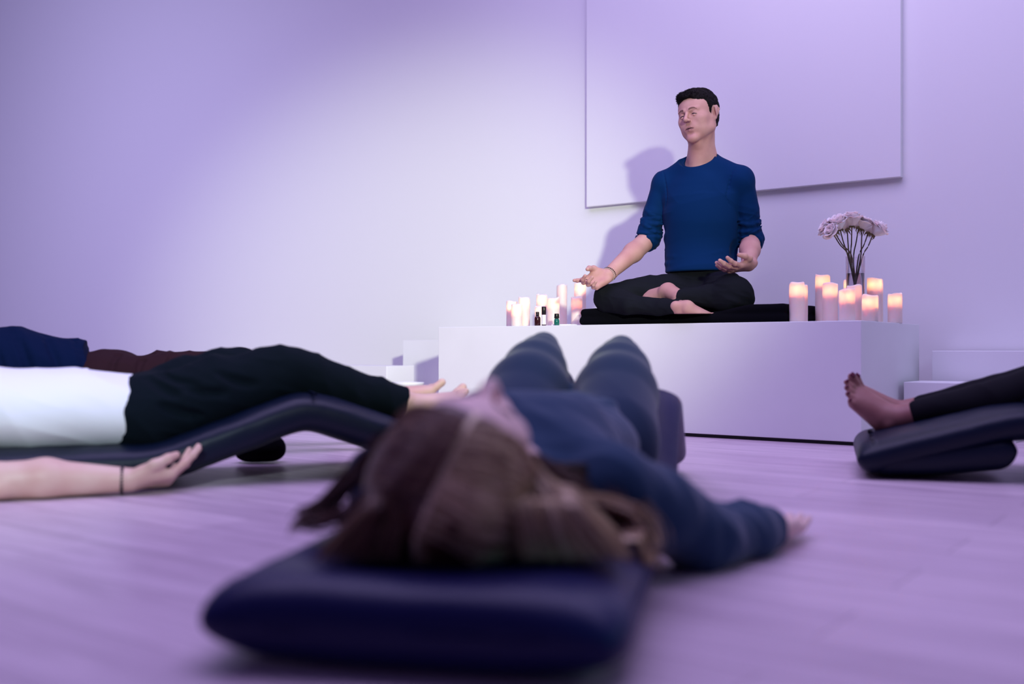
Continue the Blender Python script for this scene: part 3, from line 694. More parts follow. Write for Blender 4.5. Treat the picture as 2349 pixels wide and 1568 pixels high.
def groove(v, pts, dr, r, k=0.006, op='sub', n=12, L=0.2, dep=0.0):
    """A crease (or a raised fold) laid along the surface under the given points."""
    q = bez(pts, n); q = [v.surf(p, dr, L)-unit(dr)*dep for p in q]; w_ = np.sin(np.linspace(0.25, math.pi-0.25, n)); v.chain(q, list(r*w_), k, None, op)
class Head:
    """Head frame: C centre, X towards its left ear, Y out of the face, Z crown."""
    def __init__(s, C, face, up, sc=1.0, narrow=1.0):
        s.C = np.asarray(C, float); s.Y = unit(face); s.Z = unit(np.asarray(up, float)-s.Y*np.dot(s.Y, up)); s.X = np.cross(s.Y, s.Z)*-1
        s.X = np.cross(s.Z, s.Y)*-1 if False else np.cross(s.Y, s.Z)
        s.X = -s.X if False else s.X
        s.R = np.array([s.X, s.Y, s.Z]); s.sc = sc; s.nw = narrow
    def p(s, x, y, z): return s.C+(s.X*x*s.nw+s.Y*y+s.Z*z)*s.sc
    def build(s, v, fem=False):
        p = s.p; c = s.sc; nw = s.nw
        def E(x, y, z, a, b, d, k=0.02, op='add', R=None): v.ell(p(x, y, z), np.array([a*nw, b, d])*c, s.R if R is None else R, k*c, op)
        E(0, -0.016, 0.036, 0.077, 0.095, 0.083, 0)
        E(0, 0.028, 0.024, 0.066, 0.060, 0.070, 0.03)
        E(0, 0.034, -0.036, 0.053, 0.048, 0.060, 0.03)
        for sg in (1, -1):
            v.cone(p(sg*0.062, -0.004, -0.020), p(sg*0.055, 0.004, -0.062), 0.017*c, 0.015*c, 0.022*c)
            v.cone(p(sg*0.055, 0.004, -0.062), p(sg*0.013, 0.066, -0.100), 0.015*c, 0.015*c, 0.026*c)
            E(sg*0.042, 0.042, -0.052, 0.019, 0.026, 0.032, 0.03)
            E(sg*0.046, 0.048, -0.018, 0.017, 0.022, 0.015, 0.03)                       # cheekbone
            E(sg*0.031, 0.093, 0.009, 0.018, 0.015, 0.012, 0.012, 'sub')                # eye socket
            E(sg*0.0135, 0.094, 0.002, 0.006, 0.010, 0.012, 0.010, 'sub')               # beside the nose bridge
            v.cone(p(sg*0.012, 0.0855, 0.021), p(sg*0.046, 0.072, 0.022), 0.0085*c, 0.007*c, 0.010*c)   # brow ridge
            E(sg*0.031, 0.0715, 0.006, 0.0145, 0.0130, 0.0115, 0.005)                    # lowered lid over the eyeball
            v.chain([p(sg*0.019, 0.080, -0.0015), p(sg*0.031, 0.0845, -0.0060), p(sg*0.043, 0.076, -0.0015)], np.array([0.0022, 0.0026, 0.0020])*c, 0.005*c)
        v.ell(p(0, 0.074, -0.104), np.array([0.019, 0.014, 0.014])*c, s.R, 0.02*c)      # chin
        v.cone(p(0, 0.086, 0.016), p(0, 0.1075, -0.020), 0.0062*c, 0.0085*c, 0.008*c)   # nose
        E(0, 0.1075, -0.0235, 0.0098, 0.0105, 0.0088, 0.006)
        for sg in (1, -1):
            E(sg*0.0112, 0.098, -0.0265, 0.0060, 0.0095, 0.0062, 0.005)
            E(sg*0.0064, 0.1035, -0.0345, 0.0036, 0.0052, 0.0040, 0.002, 'sub')
        E(0, 0.073, -0.058, 0.030, 0.016, 0.020, 0.022)                                 # mouth mound
        v.cone(p(0, 0.0925, -0.038), p(0, 0.0935, -0.047), 0.0022*c, 0.0016*c, 0.005*c, op='sub')
        v.chain([p(-0.025, 0.0765, -0.0622), p(-0.010, 0.0870, -0.0550), p(0, 0.0885, -0.0556), p(0.010, 0.0870, -0.0550), p(0.025, 0.0765, -0.0622)], np.array([0.0012, 0.0031, 0.0030, 0.0031, 0.0012])*c, 0.004*c)
        v.chain([p(-0.022, 0.0765, -0.0640), p(0, 0.0862, -0.0680), p(0.022, 0.0765, -0.0640)], np.array([0.0015, 0.0050, 0.0015])*c, 0.004*c)
        v.chain([p(-0.020, 0.086, -0.0600), p(0, 0.0945, -0.0603), p(0.020, 0.086, -0.0600)], np.array([0.0010, 0.0026, 0.0010])*c, 0.0015*c, op='sub')
        E(0, 0.088, -0.0815, 0.015, 0.006, 0.005, 0.009, 'sub')                         # dip above the chin
        for sg in (1, -1):                                                              # ears
            er = unit(s.X*sg*0.80-s.Y*0.60)
            q = [(0.068, 0.000, -0.036), (0.074, -0.010, -0.026), (0.084, -0.028, -0.004), (0.089, -0.036, 0.016), (0.084, -0.028, 0.030), (0.075, -0.010, 0.029), (0.071, 0.000, 0.014)]
            v.chain([p(sg*a, b, z) for a, b, z in q], np.array([0.0068, 0.0058, 0.0040, 0.0040, 0.0042, 0.0040, 0.003])*c, 0.0035*c)
            v.ell(p(sg*0.0785, -0.021, 0.002), np.array([0.0048, 0.021, 0.028])*c, [er, np.cross(s.Z, er), s.Z], 0.007*c)
            v.ell(p(sg*0.0820, -0.027, 0.012), np.array([0.0040, 0.012, 0.018])*c, [er, np.cross(s.Z, er), s.Z], 0.005*c)
            v.chain([p(sg*0.078, -0.014, -0.016), p(sg*0.083, -0.024, 0.002), p(sg*0.082, -0.022, 0.016)], np.array([0.003, 0.0028, 0.0022])*c, 0.003*c)
            v.ell(p(sg*0.0805, -0.0085, -0.003), np.array([0.0065, 0.0075, 0.012])*c, s.R, 0.003*c, 'sub')
            v.cone(p(sg*0.072, 0.003, -0.004), p(sg*0.073, 0.003, -0.010), 0.0045*c, 0.004*c, 0.003*c)
    def lipmask(s, Q):
        L = (Q-s.C)@s.R.T/s.sc; x, y, z = L[:, 0]/s.nw, L[:, 1], L[:, 2]
        up = (z > -0.0640) & (z < -0.0518-0.36*np.abs(x)+0.0012*np.exp(-((np.abs(x)-0.006)/0.004)**2))
        lo = (z <= -0.0603) & (z > -0.0700+14*x*x)
        return (np.abs(x) < 0.024) & (y > 0.070) & (up | lo)
    def details(s, root, v):
        """Eyebrows, and the dark lash line and sliver of eye under each lowered lid, laid on the skin."""
        def on(x, z, off): return v.surf(s.p(x, 0.135, z), s.Y, 0.10*s.sc)+s.Y*off*s.sc
        for sg in (1, -1):
            Vs, Fs, n = [], [], 0
            for k in range(-3, 4):
                zz = k*0.0010
                pth = bez([on(sg*(0.0125+0.0006*abs(k)), 0.0225+zz, 0.0002), on(sg*0.023, 0.0255+zz, 0.0003), on(sg*0.035, 0.0250+zz*0.8, 0.0003), on(sg*0.046, 0.0185+zz*0.35, 0.0001)], 12)
                V, F = tubes([pth], [np.interp(np.arange(12), [0, 4, 11], [0.0008, 0.0012, 0.0005])*s.sc], 5)
                Vs.append(V); Fs.append(F+n); n += len(V)
            mesh_obj('eyebrow', np.vstack(Vs), np.vstack(Fs), M['brow'], root)
            pth = bez([on(sg*0.0190, 0.0010, 0.0002), on(sg*0.0245, 0.0010, 0.0003), on(sg*0.0310, 0.0004, 0.0003), on(sg*0.0375, -0.0010, 0.0003), on(sg*0.0435, -0.0022, 0.0002)], 14)
            V, F = tubes([pth], [np.interp(np.arange(14), [0, 6, 13], [0.0010, 0.0033, 0.0009])*s.sc], 6)
            mesh_obj('eye_slit', V, F, M['eye'], root)
def beads(root, name, c, ax, r, rb, m, n=26, el=1.0, up=None):
    """A ring of small beads round a limb."""
    import bmesh
    ax = unit(ax); a = unit(np.cross(ax, [0.3, 0.2, 1])); b = np.cross(ax, a)
    if up is not None: a = unit(np.asarray(up)-ax*np.dot(up, ax)); b = np.cross(ax, a)
    Vs, Fs, k = [], [], 0
    bm = bmesh.new(); bmesh.ops.create_icosphere(bm, subdivisions=2, radius=rb); B = np.array([v.co[:] for v in bm.verts]); BF = np.array([[v.index for v in f.verts] for f in bm.faces]); bm.free()
    for i in range(n):
        t = 2*math.pi*i/n; Vs.append(B+c+a*math.cos(t)*r*el+b*math.sin(t)*r); Fs.append(BF+k); k += len(B)
    return mesh_obj(name, np.vstack(Vs), np.vstack(Fs), m, root)
def cyl_between(name, a, b, r, m, root, n=20, rnd=0.0008):
    a = np.asarray(a, float); b = np.asarray(b, float); d = unit(b-a); L = np.linalg.norm(b-a)
    V, F = tubes([[a, a+d*rnd*0.3, a+d*rnd, b-d*rnd, b-d*rnd*0.3, b]], [[r*0.2, r*0.92, r, r, r*0.92, r*0.2]], n)
    return mesh_obj(name, V, F, m, root)

def sweep_mat(name, pts, W, T, side, m, parent=None, disp=None, taper=0.05, n=90, exp=3.2):
    """A padded mat: pts is the path of its mid-line, side the direction of its width."""
    pts = np.asarray(pts, float); seg = np.r_[0, np.cumsum(np.linalg.norm(np.diff(pts, axis=0), axis=1))]
    q_ = taper*(1-np.cos(np.linspace(0, math.pi/2, 22))); t = np.r_[q_, np.linspace(taper, seg[-1]-taper, n+2)[1:-1], seg[-1]-q_[::-1]]; n = len(t); C = np.stack([np.interp(t, seg, pts[:, i]) for i in range(3)], 1)
    for _ in range(5): C[22:-22] = (C[21:-23]+2*C[22:-22]+C[23:-21])/4
    side = unit(side); Tn = np.gradient(C, axis=0); Tn /= np.linalg.norm(Tn, axis=1, keepdims=True); Nn = np.cross(Tn, side); Nn *= np.sign(Nn[:, 2:3])
    k = 72; th = np.linspace(0, 2*np.pi, k, endpoint=False); cs, sn = np.cos(th), np.sin(th)
    ex = np.sign(cs)*np.abs(cs)**(2/exp/1.5); ey = np.sign(sn)*np.abs(sn)**(2/exp)
    d0 = np.minimum(t, t[-1]-t); f = np.clip(d0/taper, 0, 1); g = np.clip(1-(1-f)**2.3, 0.0, 1)**(1/2.3)
    V = []
    for i in range(n):
        wd = W/2*(1-0.11*(1-g[i])); ht = T/2*max(0.01, g[i])
        V.append(C[i]+ex[:, None]*side*wd+ey[:, None]*Nn[i]*ht)
    V = np.vstack(V); F = []
    for i in range(n-1):
        for j in range(k): F.append((i*k+j, i*k+(j+1) % k, (i+1)*k+(j+1) % k, (i+1)*k+j))
    V = np.vstack([V, C[0:1], C[-1:]]); a = len(V)-2
    for j in range(k): F.append((a, (j+1) % k, j)); F.append((a+1, (n-1)*k+j, (n-1)*k+(j+1) % k))
    if disp is not None: V = V+disp(V)
    return mesh_obj(name, V, F, m, parent)
# ================================================================== the seated man
def teacher():
    root = empty('person', R3(on_ray(1618, 0.36), 0.36, PLAT_H+0.075), 'person in a blue long-sleeved shirt seated cross-legged on the platform, palms up on knees', 'person')
    L = unit([0.866, -0.5, 0.045]); FW = unit([-0.5, -0.866, 0]); UP = np.array([0, 0, 1.])
    RT = [L, FW, UP]
    pelvis = P(1614, 652, 4.50); waist = P(1607, 570, 4.49); chest = P(1610, 475, 4.47); neck0 = P(1608, 388, 4.47)
    hc = P(1601, 268, 4.42)
    face = unit([-0.66, -0.74, -0.08]); hup = unit([-0.13, 0.02, 1.0])
    H = Head(hc, face, hup, 0.965, 1.0)
    shR = P(1523, 421, 4.54); shL = P(1700, 410, 4.37)
    elR = P(1487, 548, 4.57); elL = P(1722, 552, 4.42)
    wrR = P(1394, 631, 4.38); wrL = P(1717, 607, 4.22)
    kR = P(1394, 684, 4.44); kL = P(1674, 672, 4.16)
    hipR = P(1580, 660, 4.47); hipL = P(1650, 660, 4.42)
    def neck(v):
        v.cone(H.p(0, -0.030, -0.02), neck0+UP*0.015, 0.054, 0.060, 0.03); v.cone(H.p(0, 0.018, -0.075), neck0+FW*0.035+UP*0.005, 0.030, 0.028, 0.03)
        v.ell(H.p(0, 0.026, -0.125), [0.011, 0.013, 0.014], H.R, 0.02)
        for sg in (1, -1): v.cone(neck0+L*sg*0.016+FW*0.052-UP*0.018, H.p(sg*0.058, -0.022, -0.05), 0.009, 0.011, 0.018)
        for sg in (1, -1): v.cone(neck0+UP*0.058+L*sg*0.030-FW*0.018, neck0+UP*0.004+L*sg*0.060-FW*0.012, 0.024, 0.024, 0.04)
        v.ell(neck0-UP*0.060, [0.115, 0.068, 0.055], RT, 0.04)
    # ---- skin: one continuous body
    hv0 = Vol(np.minimum(hc, neck0)-[0.15, 0.15, 0.06], hc+[0.15, 0.15, 0.15], 0.0016)
    H.build(hv0); neck(hv0); hv0.cut(neck0-UP*0.045, (0, 0, -1), 0)
    v = Vol([0.25, 3.95, 0.48], [1.12, 4.80, 1.26], 0.0026)
    neck(v); v.cut(neck0-UP*0.005, (0, 0, 1), 0)
    v.chain([neck0-UP*0.08, chest, waist, pelvis], [0.09, 0.115, 0.11, 0.11], 0.05, (FW, 0.75))
    v.chain([shR, elR], [0.040, 0.038], 0.03); v.chain([shL, elL], [0.040, 0.038], 0.03)
    v.cone(neck0-UP*0.085, shR, 0.05, 0.040, 0.04); v.cone(neck0-UP*0.085, shL, 0.05, 0.040, 0.04)
    for el, wr in ((elR, wrR), (elL, wrL)):
        mid = el*0.62+wr*0.38; v.chain([el, mid, wr], [0.042, 0.041, 0.0275], 0.02)
    hR = hand(v, wrR, unit([-0.82, -0.40, -0.40]), [0.05, -0.86, 0.50], 1, 0.95, (0.20, (0.40, 0.80, 0.7), (0.50, 0.95, 0.8), (0.45, 0.9, 0.7)), 0.03, (0.05, 0.62))
    hL = hand(v, wrL, unit([-0.74, -0.64, -0.20]), [-0.10, 0.30, 0.92], -1, 1.02, (0.28, 0.26, 0.28, 0.3), 0.10, (0.20, 0.38))
    # feet
    cLp = P(1560, 684, 4.20); ftL_A = P(1531, 666, 4.29); tL = unit(P(1440, 668, 4.38)-P(1533, 676, 4.29)); foot_v(v, ftL_A, tL, [0.05, -0.80, 0.60], 1, 0.92, 0.0, cLp-ftL_A)
    ftR_A = P(1577, 702, 4.13); tR = unit([0.95, -0.26, -0.06]); fR = foot_v(v, ftR_A, tR, [0.0, -0.45, 0.90], -1, 0.70, 0.0, -tR+UP*0.05)
    v.chain([hipL-UP*0.03, kL-UP*0.02], [0.05, 0.045], 0.03); v.chain([hipR-UP*0.02, kR-UP*0.01], [0.05, 0.036], 0.03)
    v.chain([kL-UP*0.01, P(1625, 679, 4.18), cLp, ftL_A], [0.028, 0.028, 0.028, 0.030], 0.02); v.chain([kR, P(1448, 696, 4.33), P(1505, 704, 4.27), ftR_A], [0.028, 0.024, 0.022, 0.024], 0.01)
    zc = 0.4955; v.cut((0, 0, zc), (0, 0, -1), 0.002)
    Va, Fa = v.mesh(); Va = relax(Va, Fa, 1); Vb, Fb = hv0.mesh(); Vb = relax(Vb, Fb, 1)
    Fall = np.vstack([Fa, Fb+len(Va)]); Vall = np.vstack([Va, Vb])
    mesh_obj('body', Vall, Fall, [M['skin_m'], M['lip']], root, mi=H.lipmask(Vall[Fall].mean(1)).astype(int))
    H.details(root, hv0)
    def lp(x, z, o=0.0): return hv0.surf(H.p(x, 0.135, z), H.Y, 0.10)+H.Y*o
    V, F = tubes([bez([lp(-0.0215, -0.0632), lp(-0.011, -0.0604), lp(0.0, -0.0602), lp(0.011, -0.0604), lp(0.0215, -0.0632)], 14)], [np.interp(np.arange(14), [0, 7, 13], [0.0006, 0.0028, 0.0006])], 6)
    mesh_obj('mouth_line', V, F, M['mouth'], root)
    # ---- hair
    hv = Vol(hc-0.15, hc+0.17, 0.0030)
    hv.ell(H.p(0, -0.020, 0.042), np.array([0.0845, 0.1035, 0.0905])*0.965, H.R, 0)
    hv.ell(H.p(0, 0.030, 0.074), np.array([0.058, 0.052, 0.043])*0.965, H.R, 0.02)
    hv.ell(H.p(0.012, 0.060, 0.088), np.array([0.046, 0.026, 0.020])*0.965, H.R, 0.02)
    for sg in (1, -1):
        hv.cone(H.p(sg*0.068, 0.012, 0.045), H.p(sg*0.0725, 0.008, 0.012), 0.014, 0.008, 0.012)
        hv.cone(H.p(sg*0.0725, 0.008, 0.012), H.p(sg*0.073, 0.008, -0.012), 0.006, 0.003, 0.008)
    hv.ell(H.p(0, -0.055, -0.02), np.array([0.062, 0.05, 0.055]), H.R, 0.02)
    # take away the face, ears and nape
    hv.ell(H.p(0, 0.098, 0.010), np.array([0.078, 0.062, 0.066])*0.965, H.R, 0.006, 'sub')
    hv.box(H.p(0, 0.070, -0.07), [0.2, 0.056, 0.07], H.R, 0.01, 0.006, 'sub')
    hv.box(H.p(0, -0.02, -0.105), [0.2, 0.2, 0.055], H.R, 0.01, 0.010, 'sub')
    for sg in (1, -1): hv.ell(H.p(sg*0.092, -0.018, 0.000), np.array([0.028, 0.034, 0.038]), H.R, 0.004, 'sub')
    def hd(V):
        q = (V-hc)@H.R.T; return 0.0028*vnoise(q*np.array([90, 45, 90]), 11)+0.0012*vnoise(q*220, 12)
    V, F = hv.mesh(); V = relax(V, F, 1); Nn = vnormals(V, F); V = V+Nn*hd(V)[:, None]
    q = (V-hc)@H.R.T; ok = np.argwhere((q[:, 2] > 0.0) & (np.abs(vnoise(q*30, 2)) < 0.9)).ravel(); pick = RNG.choice(ok, 7000)
    pick = pick[hv0.sample(V[pick]) > 0.003]; q = (V[pick]-hc)@H.R.T; root_p = V[pick]-Nn[pick]*0.002; fwd = H.Y*0.9+H.X*0.15
    d = unit(Nn[pick].mean(0))*0; dirs = Nn[pick]*0.38+fwd*np.clip(q[:, 2:3]*9, 0, 0.9)+RNG.normal(0, 0.22, (len(pick), 3))-H.Z*np.clip(0.05-q[:, 2:3], 0, 1)*8
    dirs /= np.linalg.norm(dirs, axis=1, keepdims=True); ln = RNG.uniform(0.0025, 0.006, (len(pick), 1))
    ln = ln*np.where((q[:, 1:2] > 0.055) & (q[:, 2:3] > 0.05), 1.5, 1.0)
    paths = np.stack([root_p, root_p+dirs*ln*0.5, root_p+dirs*ln+fwd*ln*0.25], 1)
    V2, F2 = tubes(paths, np.array([[0.0008, 0.0007, 0.0002]]), 4)
    # a few stray fringe hairs over the temple
    st = []
    for k in range(9):
        a = H.p(-0.030+RNG.uniform(-.01, .012), 0.080+RNG.uniform(-.004, .006), 0.082+RNG.uniform(-.010, .012)); dd = unit(-H.X*RNG.uniform(0.3, 1.0)+H.Y*1.0+H.Z*RNG.uniform(-.6, .6))
        st.append(bez([a, a+dd*0.010, a+dd*0.017+H.Z*RNG.uniform(-.004, .007)], 6))
    V3, F3 = tubes(st, np.array([[0.0012, 0.001, 0.0009, 0.0007, 0.0005, 0.0002]]), 4)
    mesh_obj('hair', np.vstack([V, V2, V3]), np.vstack([F, F2+len(V), F3+len(V)+len(V2)]), M['hair_b'], root)
    # ---- shirt
    v = Vol([0.36, 4.0, 0.60], [1.12, 4.80, 1.24], 0.0030)
    hem = P(1607, 612, 4.46)
    v.chain([neck0-UP*0.085, neck0-UP*0.125, chest+UP*0.02, chest-UP*0.06, waist, hem-UP*0.03], [0.105, 0.140, 0.154, 0.150, 0.146, 0.158], 0.05, (FW, 0.76))
    nrm = unit(UP*0.80+FW*0.60); nc = P(1606, 369, 4.47)+FW*0.014
    v.cone(nc+UP*0.02, neck0-UP*0.06, 0.074, 0.086, 0.03)
    for sg, sh in ((1, shL), (-1, shR)):
        v.cone(nc-UP*0.020+L*sg*0.022, sh+UP*0.006-L*sg*0.014, 0.058, 0.050, 0.030, (FW, 0.9)); v.cone(chest+UP*0.04, sh-UP*0.035, 0.09, 0.050, 0.05, (FW, 0.85))
        v.ell(sh-UP*0.004, [0.050]*3, None, 0.03)
    # sleeves, rucked towards the elbow
    for sh, el, wr, sg in ((shR, elR, wrR, -1), (shL, elL, wrL, 1)):
        m1 = sh*0.5+el*0.5+L*sg*0.004; v.chain([sh, m1, el+UP*0.02], [0.052, 0.051, 0.049], 0.006)
        d = unit(wr-el); cuff = el+d*0.034; v.chain([el+UP*0.025, el, cuff], [0.050, 0.0515, 0.0490], 0.012)
        v.cutball(cuff, d, cuff+d*0.06, 0.085)
        for j, (t, r) in enumerate(((0.55, 0.0535), (0.68, 0.055), (0.80, 0.056), (0.90, 0.0565), (0.99, 0.056))):
            c = sh*(1-t)+el*t; dd = unit(unit(el-sh)+np.array([0.25*math.sin(3.1*j+sg), 0.2, 0.25*math.cos(2*j)])); a = unit(np.cross(dd, [1, .2, .1])); b = np.cross(dd, a)
            ringp = [c+(a*math.cos(q)+b*math.sin(q))*r*0.86+dd*0.005*math.sin(2*q+j) for q in np.linspace(0, 2*math.pi, 13)]
            v.chain(ringp, [0.0080]*13, 0.008)
        for j, t in enumerate((0.615, 0.74, 0.85, 0.945)):
            c = sh*(1-t)+el*t; dd = unit(unit(el-sh)+np.array([0.2, -0.15, 0.1])); a = unit(np.cross(dd, [1, .2, .1])); b = np.cross(dd, a)
            q0 = j*1.7; v.chain([c+(a*math.cos(q)+b*math.sin(q))*0.0565+dd*0.006*math.sin(q*2) for q in np.linspace(q0, q0+4.2, 11)], [0.0015]+[0.0030]*9+[0.0015], 0.006, op='sub')
    v.cut(hem-UP*0.024, (0, 0, -1), 0.008)
    # soft creases: armpits and towards the hem
    for sg, sh in ((1, shL), (-1, shR)):
        groove(v, [sh-L*sg*0.012+UP*0.046+FW*0.2, sh-L*sg*0.026+UP*0.01+FW*0.2, sh-L*sg*0.036-UP*0.04+FW*0.2, sh-L*sg*0.040-UP*0.085+FW*0.2, sh-L*sg*0.030-UP*0.12+FW*0.2], FW, 0.0024, 0.006)
    for (x0, z0, x1, z1) in ((-0.12, -0.105, 0.10, -0.145), (-0.08, -0.135, 0.13, -0.115), (0.14, -0.10, 0.02, -0.135), (-0.14, -0.135, -0.02, -0.150)):
        q = [waist+L*(x0*(1-t)+x1*t)+UP*(z0*(1-t)+z1*t+0.075)+FW*(0.118*math.sqrt(max(0.1, 1-((x0*(1-t)+x1*t)/0.16)**2))) for t in np.linspace(0, 1, 6)]
        v.chain(q, [0.001, 0.004, 0.005, 0.005, 0.004, 0.001], 0.016)
    v.cutball(nc, nrm, nc+nrm*0.075, 0.105, 0.002)
    v.ell(nc, [0.066, 0.062, 0.040], [L, np.cross(nrm, L), nrm], 0.003, 'sub')
    def sd(V):
        b1 = folds([0.5, 0.2, 1], 13, 0.0020, 21)(V); lowz = np.clip((0.80-V[:, 2])/0.12, 0, 1)
        b2 = folds([-0.3, 0.1, 1], 26, 0.0030, 5)(V)*lowz
        arm = np.clip((np.abs((V-chest)@L)-0.135)/0.03, 0, 1); b3 = folds([0.25, 0, 1], 34, 0.0026, 8)(V)*arm*np.clip((1.0-V[:, 2])/0.14, 0, 1)
        calm = np.clip((np.linalg.norm(V-nc, axis=1)-0.08)/0.04, 0, 1)
        for el, wr in ((elR, wrR), (elL, wrL)): calm = calm*np.clip(1-((V-el)@unit(wr-el)-0.012)/0.01, 0.1, 1)
        return (b1*0.8+b2+b3)*calm
    vol_obj('shirt', v, M['shirt_blue'], root, 1, sd)
    u2 = np.cross(nrm, L); th = np.linspace(0, 2*np.pi, 61)
    rows = [nc-nrm*0.004+np.outer(np.cos(th), L)*0.0700+np.outer(np.sin(th), u2)*0.0665]
    Vs, Fs, n = [], [], 0
    for (dn, dr, rr_) in ((0.001, 0.0, 0.0040), (-0.0055, 0.0035, 0.0042), (-0.011, 0.0060, 0.0040)):
        pr = nc+nrm*dn+np.outer(np.cos(th), L)*(0.0705+dr)+np.outer(np.sin(th), u2)*(0.0665+dr); V, F = tubes([pr], [np.full(61, rr_)], 8); Vs.append(V); Fs.append(F+n); n += len(V)
    mesh_obj('collar', np.vstack(Vs), np.vstack(Fs), M['shirt_blue'], root)
    # ---- trousers
    v = Vol([0.25, 3.95, 0.48], [1.12, 4.80, 0.80], 0.0032)
    v.chain([hem-UP*0.012, pelvis-UP*0.04], [0.128, 0.150], 0.03, (FW, 0.76)); v.cut(hem-UP*0.012, (0, 0, 1), 0.004)
    v.ell(P(1616, 680, 4.47), [0.19, 0.14, 0.080], RT, 0.03)
    mR = hipR*0.5+kR*0.5-UP*0.004; mL = hipL*0.5+kL*0.5-UP*0.004
    v.chain([hipR, mR, kR], [0.078, 0.070, 0.062], 0.03); v.chain([hipL, mL, kL-UP*0.004], [0.078, 0.076, 0.074], 0.03)
    v.ell(kL+np.array([0.024, 0.01, -0.014]), [0.078, 0.080, 0.080], RT, 0.03)
    cR = P(1548, 707, 4.17); cL = P(1558, 684, 4.20)
    v.chain([kL-UP*0.016, P(1625, 678, 4.18), cL], [0.072, 0.042, 0.036], 0.010)
    tc = unit(P(1500, 680, 4.26)-cL); v.cutball(cL, tc, cL+tc*0.05, 0.062)
    v.chain([kR-UP*0.003, P(1448, 699, 4.31), P(1505, 706, 4.25), cR], [0.062, 0.045, 0.038, 0.036], 0.010)

    v.cut((0, 0, 0.4955), (0, 0, -1), 0.004)
    pd = lambda V: folds([0.7, 0.2, 1], 20, 0.0026, 31)(V)+folds([1, -0.5, 0.2], 9, 0.0028, 33)(V)+folds([0.3, 0.1, 1], 42, 0.0014, 35)(V)
    vol_obj('trousers', v, M['pants_dark'], root, 1, pd)
    # jewellery
    d = unit(wrR-elR); cb = wrR-d*0.012
    beads(root, 'bead_bracelet', cb, d+np.array([0.15, 0, 0.1]), 0.0305, 0.0030, M['bead'], 26)
    beads(root, 'pale_bracelet', cb+d*0.009, d+np.array([0.1, 0, 0.2]), 0.0305, 0.0026, M['bead_l'], 28)
    def ring_on(hd_, f, m, name, t=0.35):
        pts, rad, _, _ = hd_[f]; a, b = pts[0], pts[1]; c = a*(1-t)+b*t; ax = unit(b-a); u = unit(np.cross(ax, [0, 0, 1])); w_ = np.cross(ax, u); r = rad[0]*1.05
        V, F = tubes([[c+(u*math.cos(q)+w_*math.sin(q))*r for q in np.linspace(0, 2*math.pi, 25)]], [np.full(25, 0.0013)], 6)
        mesh_obj(name, V, F, m, root)
    ring_on(hL, 'ring', M['gold'], 'gold_ring'); ring_on(hR, 'middle', M['bead'], 'dark_ring', 0.55)
teacher()

# ================================================================== mats and the people lying on them
def mat_path(C, ax, prof):
    """C point on the floor, ax heading; prof = (distance, mid-line height) pairs."""
    return [np.array([C[0]+ax[0]*t, C[1]+ax[1]*t, z]) for t, z in prof]
UPV = np.array([0, 0, 1.])
def wrinkle(V): return np.stack([np.zeros(len(V)), np.zeros(len(V)), 0.0016*vnoise(V*18, 4)+0.001*vnoise(V*45, 9)], 1)
def crease_lines(root, C, side, ax, W, z, m):
    """The stitched fold line across the ridge of a mat."""
    pts = [C+side*(W/2-0.012)*s+UPV*(z-0.004*abs(s)**6) for s in np.linspace(-1, 1, 16)]
    V, F = tubes([pts], [np.full(16, 0.0035)], 6); mesh_obj('fold_seam', V, F, m, root)

